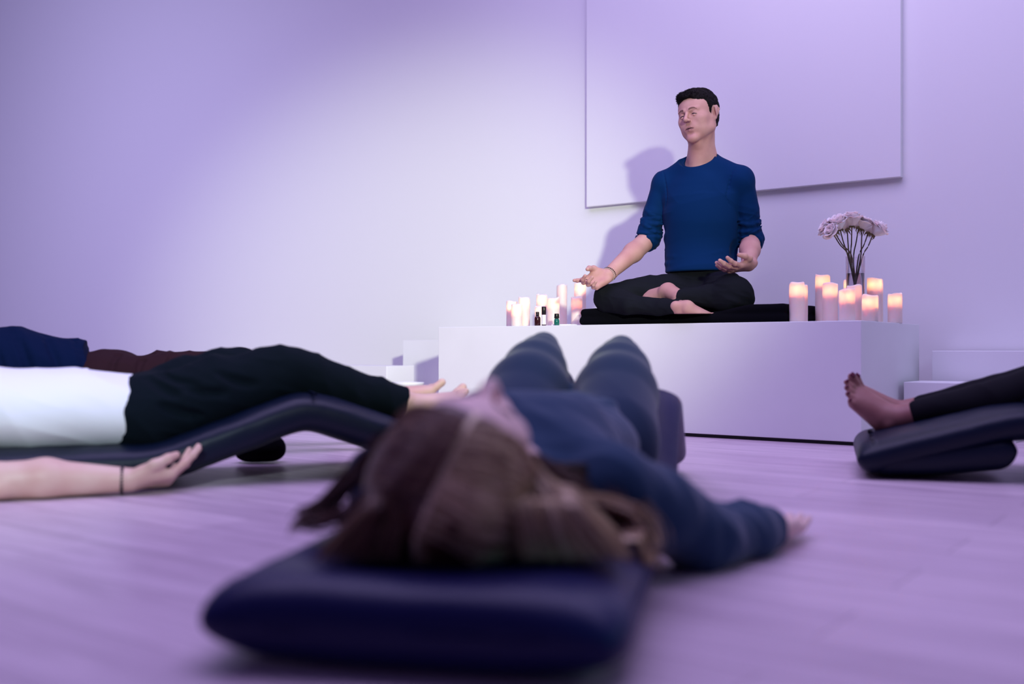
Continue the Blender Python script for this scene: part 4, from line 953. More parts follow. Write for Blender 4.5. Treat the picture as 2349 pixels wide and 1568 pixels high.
def man_in_jeans():
    a = unit([0.93, 0.37, 0]); sd = np.cross(UPV, a)           # heading towards the feet; sd points away from the camera
    pel = np.array([-1.02, 2.765, 0]); kn = pel+a*0.405
    root = empty('mat', kn, 'dark blue mat bent into a ridge under the knees in black jeans', 'mat')
    pr = [(-1.45, 0.056), (-0.42, 0.056), (-0.36, 0.062), (0.0, 0.190), (0.035, 0.184), (0.38, 0.062), (0.45, 0.056)]
    C = kn+a*0.02
    sweep_mat('padding', mat_path(C, a, pr), 0.47, 0.110, sd, M['vinyl_b'], root, wrinkle, exp=3.0)
    crease_lines(root, C+a*0.02, sd, a, 0.50, 0.238, M['vinyl_b'])
    # small black pouch on the floor by the ridge
    v = Vol([-0.92, 3.05, -0.02], [-0.60, 3.35, 0.14], 0.005); b0 = np.array([-0.775, 3.19, 0.036])
    v.ell(b0, [0.062, 0.05, 0.034], None, 0.02); v.ell(b0+[0.035, 0.01, 0.010], [0.032, 0.036, 0.036], None, 0.02); v.ell(b0+[-0.045, 0, -0.008], [0.04, 0.04, 0.024], None, 0.02); v.cut((0, 0, 0.001), (0, 0, -1), 0.004)
    tag(vol_obj('pouch', v, M['black_cloth'], None, 1), 'small black soft pouch on the floor in front of the ridge of the blue mat', 'pouch')
    root = empty('person', pel+UPV*0.1, 'person in black jeans and white T-shirt lying face up, black bracelet on the wrist', 'person')
    P0 = pel+UPV*0.185; CH = pel-a*0.42+UPV*0.195; NK = pel-a*0.60+UPV*0.19; HD = pel-a*0.76+UPV*0.195
    nr = -sd                                                    # towards the camera
    hipN = pel+nr*0.085+UPV*0.175; hipF = pel-nr*0.085+UPV*0.175
    knN = pel+a*0.405+nr*0.085+UPV*0.291; knF = pel+a*0.285-nr*0.13+UPV*0.285
    anN = np.array([-0.315, 2.99, 0.196]); anF = np.array([-0.405, 3.13, 0.214])
    shN = pel-a*0.52+nr*0.18+UPV*0.17; shF = pel-a*0.52-nr*0.18+UPV*0.17
    wrN = P(298, 1095, 2.49); elN = P(-30, 1105, 2.39); wrN[2] = 0.036; elN[2] = 0.044
    wrF = pel-a*0.02-nr*0.34+UPV*0.04; elF = pel-a*0.26-nr*0.33+UPV*0.05
    v = Vol([-2.05, 2.10, 0.0], [0.02, 3.50, 0.44], 0.0040)
    Hh = Head(HD, UPV, -a, 0.98); Hh.build(v); v.cone(Hh.p(0, -0.03, -0.05), NK, 0.055, 0.06, 0.03)
    v.chain([NK, CH, P0], [0.07, 0.14, 0.13], 0.06, (UPV, 0.62)); v.cone(CH, shN, 0.08, 0.05, 0.05); v.cone(CH, shF, 0.08, 0.05, 0.05)
    v.chain([shN, elN], [0.05, 0.043], 0.02); mid = elN*0.6+wrN*0.4; v.chain([elN, mid+UPV*0.006, wrN], [0.045, 0.046, 0.029], 0.02)
    v.ell(elN+a*0.03-UPV*0.014+nr*0.022, [0.04, 0.03, 0.024], [a, sd, UPV], 0.01)
    v.chain([shF, elF, wrF], [0.05, 0.042, 0.028], 0.02)
    hand(v, wrN, unit(a*0.97+UPV*0.00+sd*0.12), unit(sd*0.42+UPV*0.90), 1, 1.04, ((0.62, 0.12, 0.05), (0.68, 0.18, 0.1), (0.74, 0.25, 0.1), (0.8, 0.3, 0.2)), 0.03, (0.05, 0.42))
    hand(v, wrF, a, UPV, -1, 1.0)
    v.chain([hipN, knN], [0.08, 0.055], 0.03); v.chain([hipF, knF], [0.08, 0.055], 0.03)
    v.chain([knN, anN], [0.052, 0.036], 0.02); v.chain([knF, anF], [0.052, 0.036], 0.02)
    tN = unit(a*0.80+UPV*0.58); tF = unit(a*0.93+UPV*0.40+sd*0.05)
    foot_v(v, anN+a*0.03, unit(a*0.84+UPV*0.54+nr*0.02), unit(-a*0.4+UPV*0.86), -1, 0.95, 0.12, -a*0.9+UPV*0.1)
    foot_v(v, anF+a*0.03, unit(a*0.84+UPV*0.52), unit(-a*0.4+UPV*0.8+nr*0.1), 1, 0.95, 0.1, -a*0.9+UPV*0.1)
    v.cut((0, 0, 0.004), (0, 0, -1), 0.002)
    vol_obj('body', v, [M['skin_l'], M['lip']], root, 1, mi=lambda Q: Hh.lipmask(Q).astype(int)); Hh.details(root, v)
    v = Vol(HD-0.16, HD+0.16, 0.005); v.ell(Hh.p(0, -0.022, 0.045), [0.088, 0.105, 0.092], Hh.R, 0); v.box(Hh.p(0, 0.075, -0.03), [0.2, 0.062, 0.11], Hh.R, 0.02, 0.01, 'sub')
    vol_obj('hair', v, M['hair_b'], root, 1, lambda V: 0.003*vnoise(V*60, 3))
    # T-shirt
    v = Vol([-1.95, 2.10, 0.04], [-0.80, 3.2, 0.46], 0.0045)
    hm = pel+a*0.045
    v.chain([NK-a*0.0+a*0.07, CH+UPV*0.008, pel-a*0.20+UPV*0.190, hm+UPV*0.182], [0.10, 0.178, 0.168, 0.168], 0.05, (UPV, 0.60))
    v.chain([CH+UPV*0.005, pel-a*0.15+UPV*0.19, hm+UPV*0.178], [0.16, 0.155, 0.150], 0.03, (UPV, 0.66))
    v.cone(CH, shN, 0.09, 0.062, 0.05); v.cone(CH, shF, 0.09, 0.062, 0.05)
    for s_, e_ in ((shN, elN), (shF, elF)):
        d_ = unit(e_-s_); v.cone(s_, s_+d_*0.14, 0.062, 0.062, 0.03); v.cutball(s_+d_*0.12, d_, s_+d_*0.20, 0.10)
    v.cutball(hm+UPV*0.18, unit(a+UPV*0.10), hm+UPV*0.18+a*0.2, 0.30, 0.004); v.cutball(NK-a*0.03, -a, NK-a*0.15, 0.14, 0.004)
    v.cut((0, 0, 0.082), (0, 0, -1), 0.01)
    vol_obj('t_shirt', v, M['tee'], root, 1, lambda V: folds([1, 0.6, 0.8], 9, 0.004, 41)(V)*0.8+folds([0.6, 0.1, 1], 17, 0.0016, 42)(V))
    # the loose front flap of the hem stands up a little on the far side
    v = Vol(hm-[0.30, 0.2, 0], hm+[0.2, 0.35, 0.40], 0.004)
    fl = P(150, 855, 2.84); f2 = P(207, 851, 2.84)
    v.chain([fl-a*0.14-UPV*0.012, fl, f2], [0.020, 0.018, 0.016], 0.02, (UPV, 0.6)); v.cutball(f2-a*0.004, a, f2+a*0.05, 0.06, 0.001)
    vol_obj('shirt_flap', v, M['tee'], root, 1)
    # jeans
    v = Vol([-1.25, 2.20, 0.04], [-0.05, 3.46, 0.46], 0.0042)
    v.chain([pel-a*0.06+UPV*0.18, pel+a*0.05+UPV*0.178, pel+a*0.10+UPV*0.185], [0.148, 0.158, 0.14], 0.04, (UPV, 0.66))
    for h_, k_, n_, e_ in ((hipN, knN, anN, 1), (hipF, knF, anF, -1)):
        m_ = h_*0.5+k_*0.5+UPV*0.006; v.chain([h_+a*0.04+UPV*0.008, m_, k_-UPV*0.004], [0.102, 0.090, 0.071], 0.03)
        q_ = k_*0.45+n_*0.55; v.chain([k_, q_-UPV*0.012, n_], [0.071, 0.064, 0.050], 0.014)
        d_ = unit(n_-k_); v.cutball(n_-d_*0.002, d_, n_+d_*0.073, 0.09)
        v.chain([k_+a*0.045+UPV*0.034+nr*0.02, k_+a*0.05-UPV*0.01+nr*0.05], [0.006, 0.005], 0.014, op='sub')
        v.ell(k_-a*0.06+UPV*0.030, [0.05, 0.05, 0.038], None, 0.03)
    for x0, z0, x1, z1 in ((0.02, 0.10, 0.10, 0.045), (0.05, 0.11, 0.15, 0.07), (0.06, 0.02, 0.16, -0.01), (0.12, 0.06, 0.22, 0.05), (0.20, 0.10, 0.30, 0.07)):
        q = [pel+a*x0+UPV*(0.19+z0)+nr*0.4, pel+a*(x0+x1)/2+UPV*(0.185+(z0+z1)/2)+nr*0.4, pel+a*x1+UPV*(0.19+z1)+nr*0.4]
        groove(v, q, nr, 0.005, 0.018, 'sub', 9, 0.5); 
    v.cut((0, 0, 0.084), (0, 0, -1), 0.01)
    vol_obj('jeans', v, M['jeans'], root, 1, lambda V: folds([1, 0.3, 0.5], 13, 0.0035, 51)(V)+folds([0.4, 0.2, 1], 30, 0.0016, 52)(V))
    rv = v.surf(P(290, 949, 2.3), nr, 0.6) if False else None
    b = P(290, 949, 2.60); V, F = lathe((0, 0, 0), [(0.004, 0), (0.0045, 0.0015), (0.003, 0.003)], 14); Rm = np.array([a, UPV, nr]); mesh_obj('rivet', V@Rm+v.surf(b+nr*0.05, nr, 0.4), F, M['metal'], root)
    d = unit(wrN-elN); beads(root, 'black_bracelet', wrN-d*0.018, d, 0.0315, 0.0042, M['bead'], 24)
man_in_jeans()

def man_in_blue():
    a = unit([0.95, 0.31, 0]); sd = np.cross(UPV, a); nr = -sd
    pel = np.array([-1.42, 3.42, 0])
    root = empty('mat', pel+a*0.4, 'nearly hidden mat under the person in brown trousers', 'mat')
    sweep_mat('padding', mat_path(pel, a, [(-1.0, 0.05), (0.28, 0.05)]), 0.5, 0.095, sd, M['vinyl_b'], root)
    root = empty('person', pel+UPV*0.1, 'person in dark blue shirt and brown trousers lying behind the one in black jeans', 'person')
    P0 = pel+UPV*0.22; CH = pel-a*0.42+UPV*0.25; NK = pel-a*0.62+UPV*0.22; HD = pel-a*0.78+UPV*0.2
    hipN = pel+nr*0.09+UPV*0.20; hipF = pel-nr*0.09+UPV*0.20; knN = pel+a*0.50+nr*0.11+UPV*0.27; knF = pel+a*0.50-nr*0.11+UPV*0.275
    anN = knN+a*0.34-UPV*0.13; anF = knF+a*0.34-UPV*0.13
    shN = pel-a*0.52+nr*0.19+UPV*0.2; shF = pel-a*0.52-nr*0.19+UPV*0.2; elN = shN+a*0.27+nr*0.12-UPV*0.14; elF = shF+a*0.27-nr*0.12-UPV*0.14
    wrN = elN+a*0.25; wrF = elF+a*0.25
    v = Vol([-2.45, 2.75, 0.0], [-0.2, 4.1, 0.46], 0.006)
    Hh = Head(HD, UPV, -a, 1.0); Hh.build(v); v.cone(Hh.p(0, -0.03, -0.05), NK, 0.055, 0.06, 0.03); v.chain([NK, CH, P0], [0.07, 0.13, 0.12], 0.06, (UPV, 0.7))
    v.chain([shN, elN, wrN], [0.05, 0.045, 0.03], 0.02); v.chain([shF, elF, wrF], [0.05, 0.045, 0.03], 0.02); v.cone(CH, shN, 0.08, 0.05, 0.05); v.cone(CH, shF, 0.08, 0.05, 0.05)
    hand(v, wrN, a, UPV, 1); hand(v, wrF, a, UPV, -1)
    v.chain([hipN, knN, anN], [0.07, 0.05, 0.036], 0.03); v.chain([hipF, knF, anF], [0.07, 0.05, 0.036], 0.03)
    for n_, s_ in ((anN, -1), (anF, 1)): foot_v(v, n_+a*0.02, unit(a*0.95+UPV*0.2), unit(-a*0.2+UPV*0.95), s_, 0.85, 0.1, -a)
    vol_obj('body', v, [M['skin_l'], M['lip']], root, 1, mi=lambda Q: Hh.lipmask(Q).astype(int))
    v = Vol(HD-0.16, HD+0.16, 0.006); v.ell(Hh.p(0, -0.022, 0.045), [0.088, 0.105, 0.092], Hh.R, 0); v.box(Hh.p(0, 0.075, -0.03), [0.2, 0.062, 0.11], Hh.R, 0.02, 0.01, 'sub')
    vol_obj('hair', v, M['hair_b'], root, 1)
    v = Vol([-2.35, 2.85, 0.05], [-1.1, 4.0, 0.50], 0.005)
    zt_ = [0.400, 0.405, 0.395, 0.385]
    v.chain([NK+a*0.05, CH, pel-a*0.22+UPV*0.265, pel-a*0.02+UPV*0.250], [0.10, 0.175, 0.180, 0.166], 0.05, (UPV, 0.80))
    for s_, e_, w_ in ((shN, elN, wrN), (shF, elF, wrF)):
        v.cone(CH, s_, 0.09, 0.06, 0.05); v.chain([s_, e_], [0.062, 0.055], 0.03)
    hm = pel+a*0.045+UPV*0.2; v.cutball(hm, unit(a+UPV*0.30), hm+a*0.22, 0.32, 0.004)
    for k in range(5):
        x = -0.36+k*0.08; groove(v, [pel+a*x+UPV*0.40+nr*0.5, pel+a*(x+0.04)+UPV*0.32+nr*0.5, pel+a*(x+0.06)+UPV*0.20+nr*0.5], nr, 0.006, 0.022, 'sub', 9, 0.7)
    vol_obj('shirt', v, M['navy_shirt'], root, 1, lambda V: folds([1, 0.3, 0.35], 10, 0.006, 61)(V)+folds([1, 0.2, 0.8], 26, 0.0022, 62)(V))
    v = Vol([-1.75, 2.9, 0.05], [-0.3, 4.05, 0.46], 0.005)
    v.chain([pel-a*0.05+UPV*0.215, pel+a*0.07+UPV*0.235], [0.150, 0.152], 0.04, (UPV, 0.80))
    for h_, k_, n_ in ((hipN, knN, anN), (hipF, knF, anF)):
        v.chain([h_+a*0.04+UPV*0.02, h_*0.5+k_*0.5+UPV*0.012, k_], [0.105, 0.090, 0.078], 0.03); v.chain([k_, n_], [0.076, 0.055], 0.02); d_ = unit(n_-k_); v.cutball(n_, d_, n_+d_*0.08, 0.09)
    for x in (0.12, 0.20, 0.29, 0.36):
        groove(v, [pel+a*x+UPV*0.37+nr*0.5, pel+a*(x-0.03)+UPV*0.30+nr*0.5, pel+a*(x-0.035)+UPV*0.2+nr*0.5], nr, 0.006, 0.016, 'sub', 9, 0.7)
    vol_obj('trousers', v, M['brown_pants'], root, 1, lambda V: folds([1, 0.2, 0.5], 14, 0.005, 71)(V))
man_in_blue()

def person_right():
    a = unit([0.955, -0.297, 0]); sd = np.cross(UPV, a); nr = -sd     # a points from feet to head
    E0 = np.array([0.935, 2.775, 0]); C0 = E0+sd*0.25                 # foot end of the mat, near edge and mid-line
    root = empty('mat', C0+a*0.4, 'black-blue vinyl mat bent into a ridge under the legs at the right edge', 'mat')
    pr = [(0.0, 0.050), (0.05, 0.058), (0.38, 0.155), (0.44, 0.162), (0.54, 0.145), (0.86, 0.055), (1.8, 0.050)]
    sweep_mat('folded_end', mat_path(C0, a, [(0.035, 0.052), (0.20, 0.062), (0.40, 0.088)]), 0.48, 0.118, sd, M['vinyl_b'], root, None, exp=2.6)
    sweep_mat('padding', mat_path(C0, a, pr), 0.50, 0.105, sd, M['vinyl_b'], root, wrinkle, exp=2.6)
    crease_lines(root, C0+a*0.43, sd, a, 0.50, 0.2145, M['vinyl_b'])
    root = empty('person', C0+a*0.9+UPV*0.1, 'person in black leggings lying at the right edge, bare feet towards the platform', 'person')
    pel = C0+a*0.98+UPV*0.19; hipN = pel+nr*0.085; hipF = pel-nr*0.085
    knN = C0+a*0.56+nr*0.09+UPV*0.275; knF = C0+a*0.56-nr*0.08+UPV*0.275
    anN = P(2076, 955, 2.98); anF = P(2088, 941, 3.12)
    NK = pel-a*-0.58; CH = pel+a*0.40; HD = pel+a*0.74
    shN = pel+a*0.50+nr*0.17; shF = pel+a*0.50-nr*0.17; elN = shN-a*0.24+nr*0.12-UPV*0.14; wrN = elN-a*0.22; elF = shF-a*0.24-nr*0.12-UPV*0.14; wrF = elF-a*0.22
    v = Vol([0.88, 2.05, 0.0], [2.95, 3.50, 0.44], 0.0040)
    Hh = Head(HD, UPV, a, 0.95); Hh.build(v); v.cone(Hh.p(0, -0.03, -0.05), NK, 0.05, 0.055, 0.03); v.chain([NK, CH, pel], [0.06, 0.12, 0.13], 0.06, (UPV, 0.6))
    v.cone(CH, shN, 0.08, 0.05, 0.05); v.cone(CH, shF, 0.08, 0.05, 0.05); v.chain([shN, elN, wrN], [0.045, 0.038, 0.026], 0.02); v.chain([shF, elF, wrF], [0.045, 0.038, 0.026], 0.02)
    hand(v, wrN, -a, UPV, -1, 0.9); hand(v, wrF, -a, UPV, 1, 0.9)
    v.chain([hipN, knN, anN], [0.07, 0.05, 0.034], 0.03); v.chain([hipF, knF, anF], [0.07, 0.05, 0.034], 0.03)
    for n_, s_, nm in ((anN, 1, 0), (anF, -1, 1)):
        T_ = unit([-0.62, -0.02, 0.70]) if nm == 0 else unit([-0.50, 0.10, 0.75])
        U_ = unit([0.42, -0.72, 0.35]) if nm == 0 else unit([0.70, -0.35, 0.45])
        A_ = n_ + (-a*0.030)
        toes = foot_v(v, A_, T_, U_, s_, 0.94, 0.22, a*0.97+UPV*0.10)
        for k, (b_, c_, r_, u_, t_) in enumerate(toes):
            nail_mesh(root, 'toenail', c_, t_*math.cos(0.25)-u_*math.sin(0.25), u_, r_*0.99, M['nail_red'], 0.62 if k == 0 else 0.5)
    v.cut((0, 0, 0.004), (0, 0, -1), 0.002)
    vol_obj('body', v, [M['skin_d'], M['lip']], root, 1, mi=lambda Q: Hh.lipmask(Q).astype(int))
    v = Vol(HD-0.16, HD+0.16, 0.006); v.ell(Hh.p(0, -0.022, 0.045), [0.090, 0.105, 0.098], Hh.R, 0); v.box(Hh.p(0, 0.075, -0.03), [0.2, 0.062, 0.11], Hh.R, 0.02, 0.01, 'sub'); vol_obj('hair', v, M['hair_b'], root, 1)
    v = Vol([1.0, 2.3, 0.04], [2.25, 3.42, 0.46], 0.0045)
    v.chain([pel, pel-a*0.10], [0.145, 0.15], 0.04, (UPV, 0.68))
    for h_, k_, n_ in ((hipN, knN, anN), (hipF, knF, anF)):
        v.chain([h_, h_*0.5+k_*0.5, k_], [0.095, 0.082, 0.063], 0.03); v.chain([k_, k_*0.6+n_*0.4-UPV*0.012, n_*0.9+k_*0.1], [0.062, 0.060, 0.040], 0.012)
        d_ = unit(n_-k_); cc = n_-d_*0.012; v.cutball(cc, d_, cc+d_*0.07, 0.08)
    vol_obj('leggings', v, M['leggings'], root, 1, lambda V: folds([1, 0.2, 0.4], 14, 0.0018, 81)(V))
    v = Vol([1.75, 2.05, 0.04], [2.80, 3.32, 0.46], 0.006)
    v.chain([pel+a*0.02, CH, NK-a*0.08], [0.160, 0.165, 0.09], 0.05, (UPV, 0.64)); v.cone(CH, shN, 0.09, 0.06, 0.05); v.cone(CH, shF, 0.09, 0.06, 0.05); v.chain([shN, elN], [0.058, 0.05], 0.02); v.chain([shF, elF], [0.058, 0.05], 0.02)
    vol_obj('top', v, M['leggings'], root, 1)
person_right()

def front_woman():
    a = unit([0.20, 1.0, 0]); sd = np.cross(UPV, a)*-1            # a: from head to feet, sd: towards image right
    E0 = np.array([-0.120, 1.082, 0])
    root = empty('mat', E0+a*0.9, 'navy vinyl mat in the foreground, its rounded head end closest to the viewer', 'mat')
    pr = [(0.0, 0.054), (1.15, 0.052), (1.22, 0.060), (1.50, 0.212), (1.56, 0.214), (1.90, 0.060), (1.95, 0.052)]
    def dn(V):
        h = E0+a*0.20+sd*0.01; r = np.sqrt((((V-h)@a)/0.16)**2+(((V-h)@sd)/0.17)**2); return np.stack([V[:, 0]*0, V[:, 0]*0, -0.016*np.exp(-r**4)*(V[:, 2] > 0.05)], 1)+wrinkle(V)*0.8
    sweep_mat('padding', mat_path(E0, a, pr), 0.49, 0.108, sd, M['vinyl'], root, dn, exp=2.5, taper=0.075)
    root = empty('person', E0+a*1.1+UPV*0.1, 'person with long brown-blonde hair in slate blue lying face up in the foreground', 'person')
    hc = np.array([-0.062, 1.330, 0.203])
    face = unit([0.30, -0.06, 0.95]); crown = unit([-0.14, -1.0, -0.02])
    H = Head(hc, face, crown, 1.0)
    NK = E0+a*0.44+sd*0.01+UPV*0.165; CH = E0+a*0.68+UPV*0.175; BL = E0+a*0.92+UPV*0.168; PL = E0+a*1.12+UPV*0.170
    shR = E0+a*0.50+sd*0.17+UPV*0.145; shL = E0+a*0.50-sd*0.17+UPV*0.145
    elR = np.array([0.310, 1.665, 0.050]); wrR = np.array([0.462, 1.815, 0.036])
    elL = shL+a*0.24-sd*0.10-UPV*0.09; wrL = elL+a*0.22-sd*0.02
    hipR = E0+a*1.16+sd*0.108+UPV*0.160; hipL = E0+a*1.16-sd*0.112+UPV*0.160
    kR = P(1425, 803, 2.66); kL = P(1247, 796, 2.66)
    anR = kR+a*0.40-UPV*0.19; anL = kL+a*0.40-UPV*0.19
    v = Vol([-0.55, 1.12, 0.0], [0.72, 3.34, 0.44], 0.0045)
    H.build(v); v.cone(H.p(0, -0.03, -0.05), NK, 0.05, 0.055, 0.03); v.cone(H.p(0, 0.01, -0.08), NK+UPV*0.02, 0.035, 0.035, 0.03)
    v.chain([NK, CH, BL, PL], [0.06, 0.12, 0.115, 0.12], 0.06, (UPV, 0.6)); v.cone(CH, shR, 0.08, 0.045, 0.05); v.cone(CH, shL, 0.08, 0.045, 0.05)
    v.chain([shR, elR, wrR], [0.043, 0.036, 0.025], 0.02); v.chain([shL, elL, wrL], [0.043, 0.036, 0.025], 0.02)
    F_ = unit([0.45, 0.85, -0.10]); hd = hand(v, wrR+F_*0.01, F_, [0.05, 0.12, 1.0], -1, 0.92, (0.12, 0.10, 0.12, 0.14), 0.05, (0.3, 0.2))
    hand(v, wrL, a, UPV, -1, 0.92)
    v.chain([hipR, kR, anR], [0.06, 0.026, 0.030], 0.03); v.chain([hipL, kL, anL], [0.06, 0.026, 0.030], 0.03)
    for n_, s_ in ((anR, -1), (anL, 1)): foot_v(v, n_+a*0.02, unit(a*0.6+UPV*0.75), unit(-a*0.8+UPV*0.6), s_, 0.9, 0.1, -a)
    v.cut((0, 0, 0.003), (0, 0, -1), 0.002)
    vol_obj('body', v, [M['skin_w'], M['lip']], root, 1, mi=lambda Q: H.lipmask(Q).astype(int)); H.details(root, v)
    # top
    t = Vol([-0.45, 1.45, 0.0], [0.62, 2.45, 0.44], 0.0045)
    hm = E0+a*1.04
    t.chain([NK+a*0.05, CH, BL, hm+UPV*0.160], [0.085, 0.158, 0.162, 0.168], 0.05, (UPV, 0.55)); t.chain([CH+UPV*0.000, BL], [0.14, 0.13], 0.04, (UPV, 0.64))
    for s_ in (1, -1): t.ell(CH+sd*0.07*s_+a*0.01+UPV*0.055, [0.062, 0.062, 0.040], [a, sd, UPV], 0.05)
    t.cone(CH, shR, 0.09, 0.062, 0.05); t.cone(CH, shL, 0.09, 0.062, 0.05)
    t.chain([shR, shR*0.5+elR*0.5+UPV*0.005, elR, elR*0.35+wrR*0.65, wrR-unit(wrR-elR)*0.012], [0.064, 0.060, 0.056, 0.047, 0.040], 0.016)
    t.chain([shL, elL, wrL-unit(wrL-elL)*0.02], [0.060, 0.052, 0.038], 0.02)
    d_ = unit(wrR-elR); cc = wrR-d_*0.012; t.cutball(cc, d_, cc+d_*0.06, 0.075)
    t.chain([elR*0.5+wrR*0.5+UPV*0.045-d_*0.02, elR*0.5+wrR*0.5+UPV*0.048+d_*0.01], [0.007, 0.006], 0.012)
    t.chain([elR+UPV*0.052+d_*0.03, elR+UPV*0.050+d_*0.035+sd*0.03], [0.006, 0.004], 0.014, op='sub')
    t.cutball(hm+UPV*0.18, unit(a-UPV*0.05), hm+UPV*0.18+a*0.21, 0.30, 0.004)
    t.ell(hm-a*0.03+UPV*0.244, [0.05, 0.13, 0.012], [a, sd, UPV], 0.03)
    t.cutball(NK-a*0.01, -a, NK-a*0.12, 0.11, 0.003); t.cut((0, 0, 0.003), (0, 0, -1), 0.004)
    def td(V): return folds(list(a*0.6+sd*0.5+UPV*0.3), 11, 0.005, 91)(V)+folds([0.3, 1, 0.2], 24, 0.0018, 92)(V)
    vol_obj('top', t, M['teal_top'], root, 1, td)
    # trousers
    t = Vol([-0.32, 2.02, 0.03], [0.55, 3.20, 0.46], 0.0045)
    t.chain([E0+a*0.98+UPV*0.150, PL-UPV*0.012, E0+a*1.18+UPV*0.155], [0.150, 0.160, 0.15], 0.04, (UPV, 0.56))
    for h_, k_, n_ in ((hipR, kR, anR), (hipL, kL, anL)):
        t.chain([h_, h_*0.55+k_*0.45, h_*0.3+k_*0.7, k_*0.87+h_*0.13, k_], [0.104, 0.092, 0.074, 0.052, 0.032], 0.035); q_ = k_*0.5+n_*0.5; t.chain([k_, q_-UPV*0.015, n_], [0.038, 0.050, 0.040], 0.02)
    vol_obj('trousers', t, M['teal_pants'], root, 1, lambda V: folds([1, 0.2, 0.6], 7, 0.0012, 95)(V))
    # ---- hair: a cap over the skull plus locks
    hp = H.p
    cap = Vol(hc-[0.24, 0.17, 0.16], hc+[0.24, 0.20, 0.17], 0.004)
    cap.ell(hp(0, -0.020, 0.044), [0.0920, 0.1060, 0.0960], H.R, 0)
    cap.ell(hp(0.020, -0.070, 0.015), [0.088, 0.062, 0.078], H.R, 0.03); cap.ell(hp(-0.045, -0.045, 0.000), [0.062, 0.075, 0.080], H.R, 0.03)
    cap.ell(hp(0, 0.105, -0.012), [0.066, 0.058, 0.086], H.R, 0.012, 'sub'); cap.box(hp(0, 0.115, -0.10), [0.2, 0.10, 0.09], H.R, 0.02, 0.01, 'sub')
    cap.cut((0, 0, 0.090), (0, 0, -1), 0.006)
    V, F = cap.mesh(); V = relax(V, F, 2); Nn = vnormals(V, F)
    V = V+Nn*(0.004*vnoise((V@np.array([H.X*34, H.Y*12, H.Z*12]).T), 7))[:, None]
    side_of = (V-hc)@H.X; tint = 0.20+0.20*vnoise(V@np.array([H.X*60, H.Y*16, H.Z*16]).T, 3); qh = (V-hc)@H.R.T; tint = np.where((np.abs(qh[:, 0]-0.006+0.016*np.clip((0.078-qh[:, 1])/0.15, 0, 1)) < 0.0055) & (qh[:, 2] > 0.02), 1.0, tint)
    Vs, Fs, Ts, n = [V], [F], [tint], len(V)
    # parting line from the forehead back over the crown, hair combed off it to both sides
    def part(t): return hp(0.006-0.016*t, 0.078-0.150*t, 0.088+0.052*math.sin(math.pi*min(1, t*1.1+0.1))-0.03*t)
    paths, rads, tints = [], [], []
    rg = np.random.default_rng(3)
    def wrap(p, lift):                                            # push a point out of the skull cap
        for _ in range(3):
            g = cap.sample(p[None])[0]
            if g < lift:
                e = 0.004; gr = np.array([cap.sample((p+np.eye(3)[i]*e)[None])[0]-cap.sample((p-np.eye(3)[i]*e)[None])[0] for i in range(3)]); p = p+unit(gr+1e-9)*(lift-g)
        return p
    bn = rg.uniform(0, 1, (2, 40))
    for k in range(3400):
        t_ = rg.uniform(0, 1)**0.9; sg = 1 if rg.random() < 0.5 else -1; lift = rg.uniform(0.001, 0.009); rt_ = sg*H.X[0] > 0
        s0 = part(t_)+H.X*sg*0.0045; spread = rg.uniform(-0.03, 0.03)
        c1 = hp(sg*rg.uniform(0.050, 0.070), 0.060-0.150*t_+spread*0.4, 0.080-0.050*t_); c2 = hp(sg*rg.uniform(0.085, 0.100), 0.010-0.110*t_+spread, 0.040-0.060*t_)
        far = rg.uniform(0, 1)**1.3
        end = hc+np.array([(1 if rt_ else -1)*(0.075+(0.135 if rt_ else 0.10)*far), rg.uniform(-0.13, 0.08)-0.02*far, -0.097])
        c3 = hc+(end-hc)*np.array([0.86-0.25*far, 0.80, 0.30])
        c4 = hc+(end-hc)*np.array([0.95-0.12*far, 0.93, 0.80-0.15*far])
        p = bez([s0, c1, c2, c3, c4, end], 16); p = np.array([wrap(q, lift) for q in p]); ph = rg.uniform(0, 6.3); am = rg.uniform(0.001, 0.005)
        p += (np.sin(np.linspace(ph, ph+7, 16))*np.linspace(0, 1, 16)**1.5*am)[:, None]*np.array([0.3, 1.0, 0.2])
        p[:, 2] = np.maximum(p[:, 2], np.where(np.abs((p-E0)@sd) < 0.235, 0.096+rg.uniform(0, 0.014), 0.03))
        paths.append(p); r0 = rg.uniform(0.0006, 0.0014); rads.append(np.interp(np.arange(16), [0, 3, 11, 15], [0.6*r0, r0, r0*0.9, 0.12*r0]))
        u_ = (t_+spread*3)*26; bi = int(u_) % 40; bf = u_-math.floor(u_); row = bn[0 if rt_ else 1]; band = row[bi]*(1-bf)+row[(bi+1) % 40]*bf
        tints.append(np.clip((0.34+0.80*band if rt_ else 0.08+0.50*band)+rg.normal(0, 0.10), 0, 1))  # right side tinted lighter: side light painted in over the blonde streaks
    V, F = tubes(paths, np.array(rads), 5); Vs.append(V); Fs.append(F+n); Ts.append(np.repeat(tints, 16*5)); n += len(V)
    # loose curls on the mat at the right, and a wisp at the left
    paths, rads, tints = [], [], []
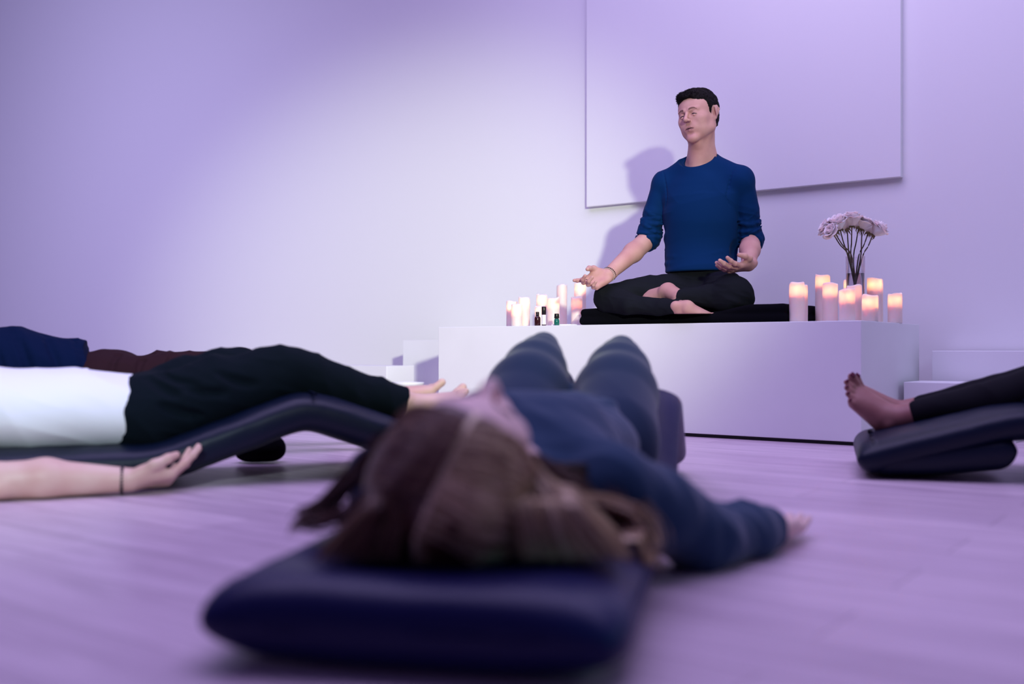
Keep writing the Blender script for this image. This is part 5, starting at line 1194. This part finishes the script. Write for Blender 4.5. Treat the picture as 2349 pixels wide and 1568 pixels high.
    def lock(pts, m, w, r, tn):
        base = bez(pts, 20)
        for _ in range(m):
            o = rg.normal(0, w, 3)*np.array([1, 1, 0.6]); ph = rg.uniform(0, 6.28); wob = np.stack([np.sin(np.linspace(ph, ph+5, 20)), np.cos(np.linspace(ph, ph+4, 20)), np.sin(np.linspace(ph+1, ph+6, 20))], 1)*w*0.35
            p = base+o*np.linspace(0.4, 1.0, 20)[:, None]+wob; p[:, 2] = np.maximum(p[:, 2], np.where(np.abs((p-E0)@sd) < 0.235, 0.108, 0.012)); paths.append(p)
            r0 = rg.uniform(0.6, 1.1)*r; rads.append(np.interp(np.arange(20), [0, 4, 14, 19], [r0*0.6, r0, r0, r0*0.1])); tints.append(np.clip(tn+rg.normal(0, 0.13), 0, 1))
    Q = lambda x, y, D: P(x, y, D)
    lock([Q(1215, 1050, 1.40), Q(1290, 1100, 1.44), Q(1370, 1160, 1.46), Q(1440, 1200, 1.42), Q(1480, 1270, 1.38)], 90, 0.011, 0.0016, 0.30)
    lock([Q(1230, 1090, 1.34), Q(1300, 1140, 1.38), Q(1380, 1150, 1.42), Q(1460, 1180, 1.42), Q(1490, 1250, 1.40), Q(1440, 1260, 1.36)], 80, 0.009, 0.0016, 0.45)
    lock([Q(1240, 1180, 1.30), Q(1310, 1225, 1.32), Q(1380, 1240, 1.33), Q(1440, 1265, 1.33), Q(1495, 1290, 1.34)], 80, 0.008, 0.0016, 0.66)
    lock([Q(1270, 1075, 1.46), Q(1330, 1080, 1.50), Q(1390, 1100, 1.52), Q(1450, 1140, 1.50), Q(1500, 1210, 1.46), Q(1490, 1270, 1.42)], 80, 0.010, 0.0016, 0.22)
    lock([Q(1250, 1120, 1.36), Q(1310, 1180, 1.38), Q(1360, 1200, 1.40), Q(1420, 1180, 1.44), Q(1400, 1130, 1.46)], 60, 0.008, 0.0016, 0.20)
    lock([Q(860, 1060, 1.38), Q(800, 1110, 1.40), Q(740, 1160, 1.42), Q(700, 1185, 1.42), Q(690, 1215, 1.40)], 60, 0.010, 0.0015, 0.16)
    lock([Q(880, 1120, 1.32), Q(820, 1160, 1.34), Q(770, 1190, 1.36), Q(720, 1200, 1.38), Q(700, 1190, 1.38)], 50, 0.008, 0.0015, 0.20)
    lock([Q(880, 1000, 1.42), Q(830, 1060, 1.44), Q(780, 1120, 1.44), Q(750, 1160, 1.43), Q(730, 1200, 1.42)], 60, 0.010, 0.0015, 0.14)
    V, F = tubes(paths, np.array(rads), 5); Vs.append(V); Fs.append(F+n); Ts.append(np.repeat(tints, 20*5)); n += len(V)
    mesh_obj('hair', np.vstack(Vs), np.vstack(Fs), M['hair_w'], root, attr=np.concatenate(Ts))
front_woman()
